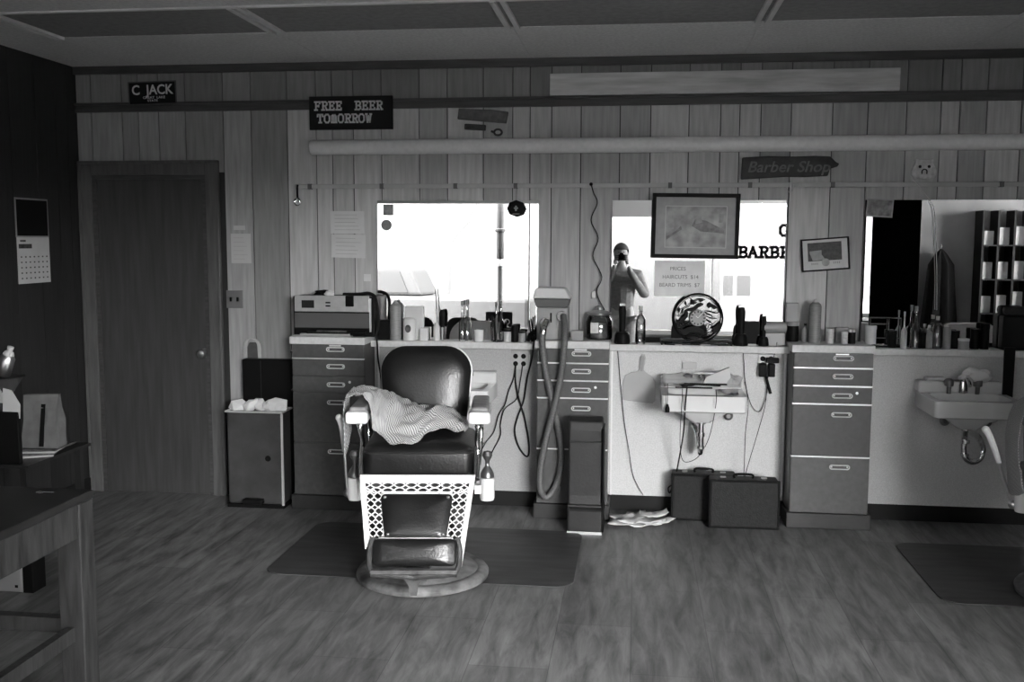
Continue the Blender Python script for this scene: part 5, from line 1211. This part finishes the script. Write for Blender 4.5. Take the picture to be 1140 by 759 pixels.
obj('body', lathe(BM(), [(0.03, 0.0), (0.034, 0.01), (0.034, 0.085), (0.02, 0.105), (0, 0.107)], (0, 0, 0), 18), m_steel, sb, smooth=True); obj('cap', lathe(BM(), [(0.026, 0.10), (0.02, 0.115), (0.012, 0.12), (0.015, 0.14), (0, 0.145)], (0, 0, 0), 16), m_plasticl, sb, smooth=True)
for k, (x, z, w_, h_, a_) in enumerate(((-2.86, 0.90, 0.05, 0.09, -0.1), (-2.785, 0.86, 0.085, 0.12, 0.2))):
    bm = BM(); prism(bm, [(-w_/2, -h_/2), (w_/2, -h_/2-0.01), (w_/2, h_/2-0.06), (0.0, h_/2), (-w_/2, h_/2)], -0.001, 0.001); o = obj('paper_slip', bm, mat('paper_mid', 0.5, 0.9), loc=(x, -1.685-0.02*k, z), rot=(0.2, a_, 0)); tag(o, ['white paper slip at the extreme left, beside larger slip', 'curled white paper slip left of the brown paper bag'][k], 'paper')
o = obj('magazine_file', box(BM(), -0.17, 0.14, -0.012, 0.012, 0, 0.24), m_black, loc=(-2.90, -1.69, 0.5755), bevel=0.004); tag(o, 'black file box under the white paper slips', 'box')
eb = thing('outlet_box', 'small pale metal box on the floor behind the worn table', 'box', (-2.78, -1.72, 0))
obj('case', box(BM(), -0.09, 0.05, -0.05, 0.05, 0, 0.16), mat('pale_metal_box', 0.32, 0.4, 0.3), eb, bevel=0.01); obj('black_side', box(BM(), 0.05, 0.10, -0.05, 0.05, 0.0, 0.17), m_black, eb, bevel=0.004); obj('dot', cbox(BM(), (0.02, -0.051, 0.03), (0.014, 0.003, 0.012)), m_black, eb)
# calendar on left wall
ca = thing('calendar', 'hanging wall calendar with dark picture on the left wall', 'calendar', (RX0, -0.51, 0))
obj('picture_page', box(BM(), 0.001, 0.004, -0.155, 0.155, 1.60, 1.82), m_plasticg, ca)
obj('picture', box(BM(), 0.004, 0.005, -0.145, 0.145, 1.608, 1.81), m_black, ca)
dp = obj('date_page', box(BM(), 0.001, 0.006, -0.15, 0.15, 1.34, 1.60), mat('calendar_paper', 0.55, 0.9, var=0.05), ca)
bm = BM()
for r_ in range(5):
    for c_ in range(7): cbox(bm, (0.0065, -0.12+c_*0.04, 1.37+r_*0.03), (0.001, 0.012, 0.008))
cbox(bm, (0.0065, -0.08, 1.55), (0.001, 0.12, 0.025)); cbox(bm, (0.0065, -0.10, 1.58), (0.001, 0.05, 0.01)); obj('date_grid', bm, m_papdk, dp)

# ------------------------------------------------------------------ the front of the shop, seen in the mirrors
def waiting_chair(x, label):
    t = thing('waiting_chair', label, 'chair', (x, FRONT+0.42, 0), 0, 'waiting chairs along the shop window')
    bm = BM(); box(bm, -0.23, 0.23, -0.2, 0.25, 0.40, 0.46); obj('seat', bm, m_leather2, t, bevel=0.02)
    bm = BM(); prism(bm, [(x_, z_+0.68) for x_, z_ in rrect(0.44, 0.34, 0.12, 6, 0.03)], -0.25, -0.21); obj('backrest', bm, m_leather2, t, bevel=0.01)
    for sx_ in (-1, 1):
        for sy_ in (-0.18, 0.22):
            bm = BM(); tube(bm, [(sx_*0.2, sy_, 0), (sx_*0.2, sy_, 0.40)], 0.012, 8, False); obj('leg', bm, m_chrome, t, smooth=True)
    bm = BM()
    for sx_ in (-1, 1): tube(bm, [(sx_*0.2, -0.22, 0.42), (sx_*0.2, -0.235, 0.6)], 0.012, 8, False)
    obj('back_posts', bm, m_chrome, t, smooth=True)
for k, x in enumerate((-2.55, -1.95, 0.85, 1.6)): waiting_chair(x, ['leftmost waiting chair reflected under the shop window', 'waiting chair reflected just right of the leftmost one', 'waiting chair reflected right of the standing man', 'rightmost waiting chair reflected under the window lettering'][k])
os_ = thing('open_sign', 'dark sign on the window sill with pale letters OPEN', 'sign', (-1.52, FRONT+0.04, WZ0))
obj('board', box(BM(), -0.17, 0.17, -0.01, 0.01, 0, 0.26), m_case2, os_)
text_obj('OPEN', 0.11, 'lettering', m_whitepaint, os_, (0, 0.011, 0.13), (PI/2, 0, PI), ext=0.001)
# coats, shelf and an added shading screen by the front right
def coat(x, zt_, zb_, w_, label):
    t = thing('hanging_coat', label, 'coat', (x, FRONT+0.10, zt_)); H = zt_-zb_
    bm = BM(); N_ = 24; rings = []
    for s, f in ((0.05, 0), (0.3, 0.06), (0.7, 0.2), (0.8, 0.5), (1.0, 1.0)):
        rings.append([bm.verts.new((w_/2*s*math.cos(a_)*(1+0.08*math.sin(5*a_)), 0.07*s*math.sin(a_)*(1+0.3*math.sin(7*a_)), -H*f)) for a_ in [2*PI*i/N_ for i in range(N_)]])
    for a_, b2_ in zip(rings, rings[1:]):
        for i in range(N_): bm.faces.new((a_[i], a_[(i+1) % N_], b2_[(i+1) % N_], b2_[i]))
    bm.faces.new(rings[0]); bm.faces.new(rings[-1])
    obj('cloth', bm, m_dress, t, smooth=True)
    bm = BM(); tube(bm, [(0, 0, 0), (0, 0.0, 0.05), (0, -0.09, 0.06)], 0.005, 6); obj('hook', bm, m_chrome, t)
coat(3.20, 1.66, 0.62, 0.30, 'pointed dark coat left of two in the right mirror'); coat(3.60, 1.5, 0.55, 0.42, 'broad dark coat right of two in the right mirror')
sc1 = thing('shading_screen', 'added tall dark screen shading the far right wall, seen in right mirror', 'screen', (2.2, -3.5, 0))  # added to keep window light off the far-right wall
for x0, x1 in ((-0.30, -0.17), (-0.11, 0.30)):
    obj('panel', box(BM(), x0, x1, -0.02, 0.02, 0.04, 2.35), m_dress, sc1, bevel=0.004)
for x in (-0.30, -0.21, -0.11, 0.26): obj('foot', box(BM(), x, x+0.04, -0.12, 0.12, 0, 0.04), m_black, sc1)
obj('top_rail', box(BM(), -0.30, 0.30, -0.015, 0.015, 2.35, 2.38), m_black, sc1)
o = obj('poster', box(BM(), 3.2, 3.34, FRONT+0.002, FRONT+0.007, 1.4, 2.0), m_plasticl); tag(o, 'pale poster seen above the coats in right mirror', 'poster')
su = thing('shelf_unit', 'dark shelf unit holding pale boxes, reflected in right mirror', 'shelf', (4.28, FRONT+0.16, 0))
for x in (-0.27, -0.1, 0.08, 0.26): obj('upright', box(BM(), x-0.012, x+0.012, -0.15, 0.12, 0.3, 1.95), m_black, su)
SZ = (0.75, 1.15, 1.55)
for z in SZ: obj('shelf_board', box(BM(), -0.27, 0.26, -0.15, 0.12, z-0.015, z), m_black, su)
for z in SZ:
    for x in (-0.185, -0.01, 0.17):
        h_ = random.uniform(0.14, 0.26); o = obj('carton', box(BM(), -0.055, 0.055, -0.05, 0.05, 0, h_), m_plasticl, loc=(4.28+x, FRONT+0.16, z+0.0005)); tag(o, 'pale carton on the dark shelf unit reflected in right mirror', 'carton', 'cartons on the shelf unit')
ft = thing('ceiling_fan_fixture', 'dark hanging fixture near the ceiling in right mirror', 'fixture', (4.3, -5.2, 2.15))
obj('arm', box(BM(), -0.5, 0.55, -0.05, 0.05, 0, 0.05), m_black, ft); obj('rod', box(BM(), -0.015, 0.015, -0.015, 0.015, 0.05, 0.479), m_black, ft); obj('pale_housing', box(BM(), -0.3, 0.1, -0.08, 0.08, -0.06, 0.0), m_plasticg, ft)
bl = obj('window_blind', box(BM(), -0.3, 0.62, FRONT+0.002, FRONT+0.03, 2.12, 2.44), mat('blind_cloth', 0.8, 0.9)); tag(bl, 'rolled-down grey blind strip above the standing man', 'blind')

# the photographer
pr = thing('person', 'person in dark sweatshirt standing by the window holding a camera', 'person', (0.03, -6.08, 0))
def skin_body(name, verts, edges, m, parent, sub=2, root=0):
    me = bpy.data.meshes.new(name); me.from_pydata([v[0] for v in verts], edges, []); me.materials.append(m)
    o = bpy.data.objects.new(name, me); COL.objects.link(o); o.parent = parent
    o.modifiers.new('k', 'SKIN')
    for i, v in enumerate(verts):
        r = v[1]; me.skin_vertices[0].data[i].radius = r if isinstance(r, tuple) else (r, r); me.skin_vertices[0].data[i].use_root = (i == root)
    s = o.modifiers.new('s', 'SUBSURF'); s.levels = sub; s.render_levels = sub
    for p in me.polygons: p.use_smooth = True
    return o
V = [((0,0,0.93),(0.155,0.11)), ((0,0,1.10),(0.15,0.10)), ((0,0,1.28),(0.15,0.09)), ((0,0.0,1.42),(0.09,0.055)), ((0,0.01,1.51),(0.05,0.05)), ((0,0.03,1.56),(0.052,0.055)),
     ((-0.19,0,1.39),0.045), ((-0.27,-0.02,1.14),0.045), ((-0.12,0.16,1.38),0.035), ((-0.07,0.20,1.52),0.024),
     ((0.19,0,1.39),0.045), ((0.29,-0.02,1.14),0.045), ((0.14,0.16,1.38),0.035), ((0.08,0.20,1.50),0.024),
     ((-0.095,0,0.86),0.088), ((-0.10,0.01,0.48),0.056), ((-0.10,-0.01,0.10),0.038), ((-0.10,0.10,0.04),0.035),
     ((0.095,0,0.86),0.088), ((0.10,0.01,0.48),0.056), ((0.10,-0.01,0.10),0.038), ((0.10,0.10,0.04),0.035)]
E_ = [(0,1),(1,2),(2,3),(3,4),(4,5),(3,6),(6,7),(7,8),(8,9),(3,10),(10,11),(11,12),(12,13),(0,14),(14,15),(15,16),(16,17),(0,18),(18,19),(19,20),(20,21)]
skin_body('body', V, E_, m_skin, pr)
bm = BM(); sphere(bm, (0, 0.03, 1.645), 0.082, 0.92, 1.08, 1.32, 24, 18)
for v in bm.verts:
    c = v.co
    if c.y > 0.08 and abs(c.x) < 0.02 and 1.60 < c.z < 1.655: c.y += 0.016*(1-abs(c.x)/0.02)
    if c.y > 0.07 and abs(abs(c.x)-0.03) < 0.014 and 1.65 < c.z < 1.68: c.y -= 0.008
    if c.z < 1.60: c.x *= 0.86
for s in (-1, 1): sphere(bm, (s*0.078, 0.02, 1.64), 0.026, 0.4, 0.7, 1.2, 10, 8)
obj('head', bm, m_skin, pr, smooth=True)
bm = BM(); sphere(bm, (0, 0.015, 1.675), 0.088, 0.96, 1.05, 1.10, 24, 16)
bmesh.ops.delete(bm, geom=[v for v in bm.verts if (v.co.z < 1.68 and v.co.y > 0.03) or v.co.z < 1.60], context='VERTS')
o = obj('hair', bm, m_hair, pr, smooth=True); o.modifiers.new('t', 'SOLIDIFY').thickness = -0.008
for s in (-1, 1): obj('eye', sphere(BM(), (s*0.03, 0.112, 1.662), 0.008, 1, 0.5, 0.7, 10, 8), m_ink, pr)
obj('mouth', cbox(BM(), (0, 0.112, 1.585), (0.04, 0.008, 0.007)), mat('lips', 0.25), pr, bevel=0.003)
V2 = [((0,0,0.92),(0.175,0.13)), ((0,0,1.10),(0.17,0.12)), ((0,0,1.28),(0.195,0.135)), ((0,0,1.42),(0.15,0.10)), ((0,0.005,1.485),(0.075,0.07)), ((-0.20,0,1.40),0.078), ((-0.275,-0.02,1.14),0.06), ((-0.12,0.155,1.375),0.046), ((-0.08,0.185,1.48),0.034), ((0.20,0,1.40),0.078), ((0.295,-0.02,1.14),0.06), ((0.14,0.155,1.375),0.046), ((0.085,0.185,1.47),0.034)]
skin_body('sweatshirt', V2, [(0,1),(1,2),(2,3),(3,4),(3,5),(5,6),(6,7),(7,8),(3,9),(9,10),(10,11),(11,12)], m_hoodie, pr)
bm = BM()
for k, (z, w_) in enumerate(((1.33, 0.20), (1.29, 0.24), (1.25, 0.16), (1.20, 0.22))): cbox(bm, (0, 0.147, z), (w_, 0.004, 0.012))
obj('shirt_stripes', bm, m_plasticg, pr)
V3 = [((0,0,0.93),(0.165,0.125)), ((-0.095,0,0.84),0.10), ((-0.10,0.01,0.48),0.072), ((-0.10,0,0.10),0.06), ((0.095,0,0.84),0.10), ((0.10,0.01,0.48),0.072), ((0.10,0,0.10),0.06)]
skin_body('trousers', V3, [(0,1),(1,2),(2,3),(0,4),(4,5),(5,6)], m_denim, pr)
for s in (-1, 1):
    obj('shoe', prism(BM(), [(-0.09, 0.0), (0.17, 0.0), (0.175, 0.03), (0.12, 0.06), (0.04, 0.10), (-0.08, 0.10)], s*0.10-0.045, s*0.10+0.045, 'yz'), m_black, pr, bevel=0.02, seg=3)
for s in (-1, 1):
    V4 = [((s*0.075, 0.20, 1.52), (0.022, 0.03)), ((s*0.066, 0.212, 1.575), (0.026, 0.03))]
    E4 = [(0, 1)]; i = 2
    for k in range(4):
        z = 1.565+k*0.020
        V4 += [((s*0.068, 0.225, z+0.008), 0.0095), ((s*0.070, 0.252, z+0.006), 0.009), ((s*0.050, 0.266, z+0.004), 0.0085), ((s*(0.034), 0.262, z+0.003), 0.008)]
        E4 += [(1, i), (i, i+1), (i+1, i+2), (i+2, i+3)]; i += 4
    V4 += [((s*0.055, 0.195, 1.585), 0.011), ((s*0.035, 0.190, 1.595), 0.0095)]; E4 += [(1, i), (i, i+1)]
    skin_body('hand', V4, E4, m_skin, pr, 1)
cb_ = thing('film_camera', 'black camera held up to the face of the standing person', 'camera', (0.0, -5.875, 1.575))
obj('body', box(BM(), -0.07, 0.07, -0.02, 0.02, -0.01, 0.06), m_black, cb_, bevel=0.008)
obj('prism_housing', prism(BM(), [(-0.025, 0.06), (0.025, 0.06), (0.015, 0.08), (-0.015, 0.08)], -0.018, 0.018), m_black, cb_)
obj('lens', lathe(BM(), [(0.03, 0.02), (0.032, 0.03), (0.03, 0.052), (0.022, 0.055), (0, 0.052)], (0, 0, 0.025), 20, 'y'), m_black, cb_, smooth=True)
pr.location.x = -0.0; pr.location.y = -6.105

# ------------------------------------------------------------------ the street
struct('ground_outside', box(BM(), -40, 40, -60, FRONT-0.16, -0.15, -0.05), m_road)
bpy.data.objects['ground_outside'].name = 'floor_street'
bd = thing('building', 'tall pale building with paired windows across the street in mirror reflection', 'building', (0, -14, -0.05))
obj('facade', box(BM(), -30, 2.75, -4, 0, 0, 9.5), m_extwall, bd)  # height and right edge shaped to block sky light on the left
obj('lower_band', box(BM(), -30, 2.75, 0, 0.06, 0, 1.85), mat('lower_siding', 0.020, 0.8), bd)
for x in (2.16, 2.50):
    f = obj('window', box(BM(), x-0.16, x+0.16, 0.0, 0.05, 0.98+0.05, 1.50), m_extwall, bd); obj('pane', box(BM(), x-0.13, x+0.13, 0.05, 0.07, 1.07, 1.46), m_extwin, f)
bd = thing('building', 'low pale building farther back reflected in middle mirror', 'building', (0, -24, -0.05))
obj('facade', box(BM(), 1.3, 40, -4, 0, 0, 3.0), m_extwall, bd)
vn = thing('sky_blocker_van', 'pale delivery van parked close outside, reflected behind the standing man', 'van', (0.15, -9.6, -0.05))  # added close outside to block skylight towards the left of the room
bm = BM(); prism(bm, [(-1.35, 0.4), (1.35, 0.4), (1.35, 2.6), (1.2, 2.75), (-1.2, 2.75), (-1.35, 2.6)], -0.9, 0.9); obj('body', bm, m_extwall, vn, bevel=0.05)
obj('bumper', box(BM(), -1.4, 1.4, -0.95, 0.95, 0.35, 0.5), m_car, vn)
for x in (-0.85, 0.85):
    for y in (-0.82, 0.82): obj('wheel', lathe(BM(), [(0, -0.09), (0.27, -0.09), (0.35, -0.07), (0.35, 0.07), (0.27, 0.09), (0, 0.09)], (x, y, 0.35), 24, 'y'), m_car, vn, smooth=True)
tk = thing('pickup_truck', 'grey pickup truck parked in the street in left mirror', 'truck', (-4.1, -10.9, -0.05))
bm = BM(); prism(bm, [(-2.6, 0.45), (2.7, 0.45), (2.7, 1.05), (1.0, 1.08), (-0.9, 1.10), (-2.5, 1.0)], -0.9, 0.9); obj('body', bm, m_car, tk, bevel=0.06)
bm = BM(); prism(bm, [(-1.4, 1.09), (0.95, 1.09), (0.75, 1.52), (0.55, 1.58), (-0.7, 1.58), (-1.0, 1.5)], -0.78, 0.78); cbx = obj('cab', bm, m_car, tk, bevel=0.05)
bm = BM(); prism(bm, [(-0.2, 1.14), (0.72, 1.14), (0.58, 1.48), (-0.15, 1.48)], 0.78, 0.80); prism(bm, [(-1.2, 1.14), (-0.3, 1.14), (-0.25, 1.48), (-0.85, 1.48)], 0.78, 0.80); obj('side_windows', bm, m_extwin, tk)
for x in (-1.8, 1.7):
    for y in (-0.85, 0.85): obj('wheel', lathe(BM(), [(0, -0.1), (0.28, -0.1), (0.36, -0.08), (0.36, 0.08), (0.28, 0.1), (0, 0.1)], (x, y, 0.36), 24, 'y'), m_black, tk, smooth=True)
tr_ = thing('bare_tree', 'bare leafless tree across the street in left mirror', 'tree', (-3.24, -13.2, -0.05))
bm = BM(); tube(bm, [(0, 0, 0), (0.03, 0, 1.5), (0, 0, 2.5)], lambda f: 0.07-0.02*f, 10)
random.seed(5)
def branch(p, d, l, r, dep):
    q_ = p+d*l; tube(bm, [p, p+d*l*0.5+Vector((random.uniform(-.08, .08), 0, 0))*l, q_], lambda f: r*(1-0.4*f), 6, n=3)
    if dep:
        for k in range(3): branch(q_ if k else p+d*l*0.6, (d+Vector((random.uniform(-.8, .8), random.uniform(-.5, .5), random.uniform(-.1, .5)))).normalized(), l*0.7, r*0.55, dep-1)
for dx in (-0.7, -0.25, 0.3, 0.75): branch(Vector((0, 0, 1.9+0.4*random.random())), Vector((dx, random.uniform(-.3, .3), 0.9)).normalized(), 0.9, 0.03, 3)
obj('trunk_and_branches', bm, m_bark, tr_, smooth=True)
po = thing('barber_pole', 'grey segmented pole outside the window in left mirror', 'pole', (-1.58, FRONT-0.6, -0.05))
m_pole = mat('grey_pole_paint', 0.02, 0.6, spec=0.1)
obj('post', lathe(BM(), [(0.035, 0), (0.035, 1.55), (0, 1.55)], (0, 0, 0), 14), m_pole, po, smooth=True)
obj('globe', lathe(BM(), [(0.02, 1.54), (0.05, 1.57), (0.055, 1.6), (0.04, 1.64), (0.03, 1.65)], (0, 0, 0), 16), m_porc, po, smooth=True)
obj('cylinder', lathe(BM(), [(0.045, 1.65), (0.05, 1.66), (0.05, 2.0), (0.07, 2.01), (0.07, 2.04), (0.05, 2.05), (0.05, 2.45), (0, 2.46)], (0, 0, 0), 16), m_pole, po, smooth=True)
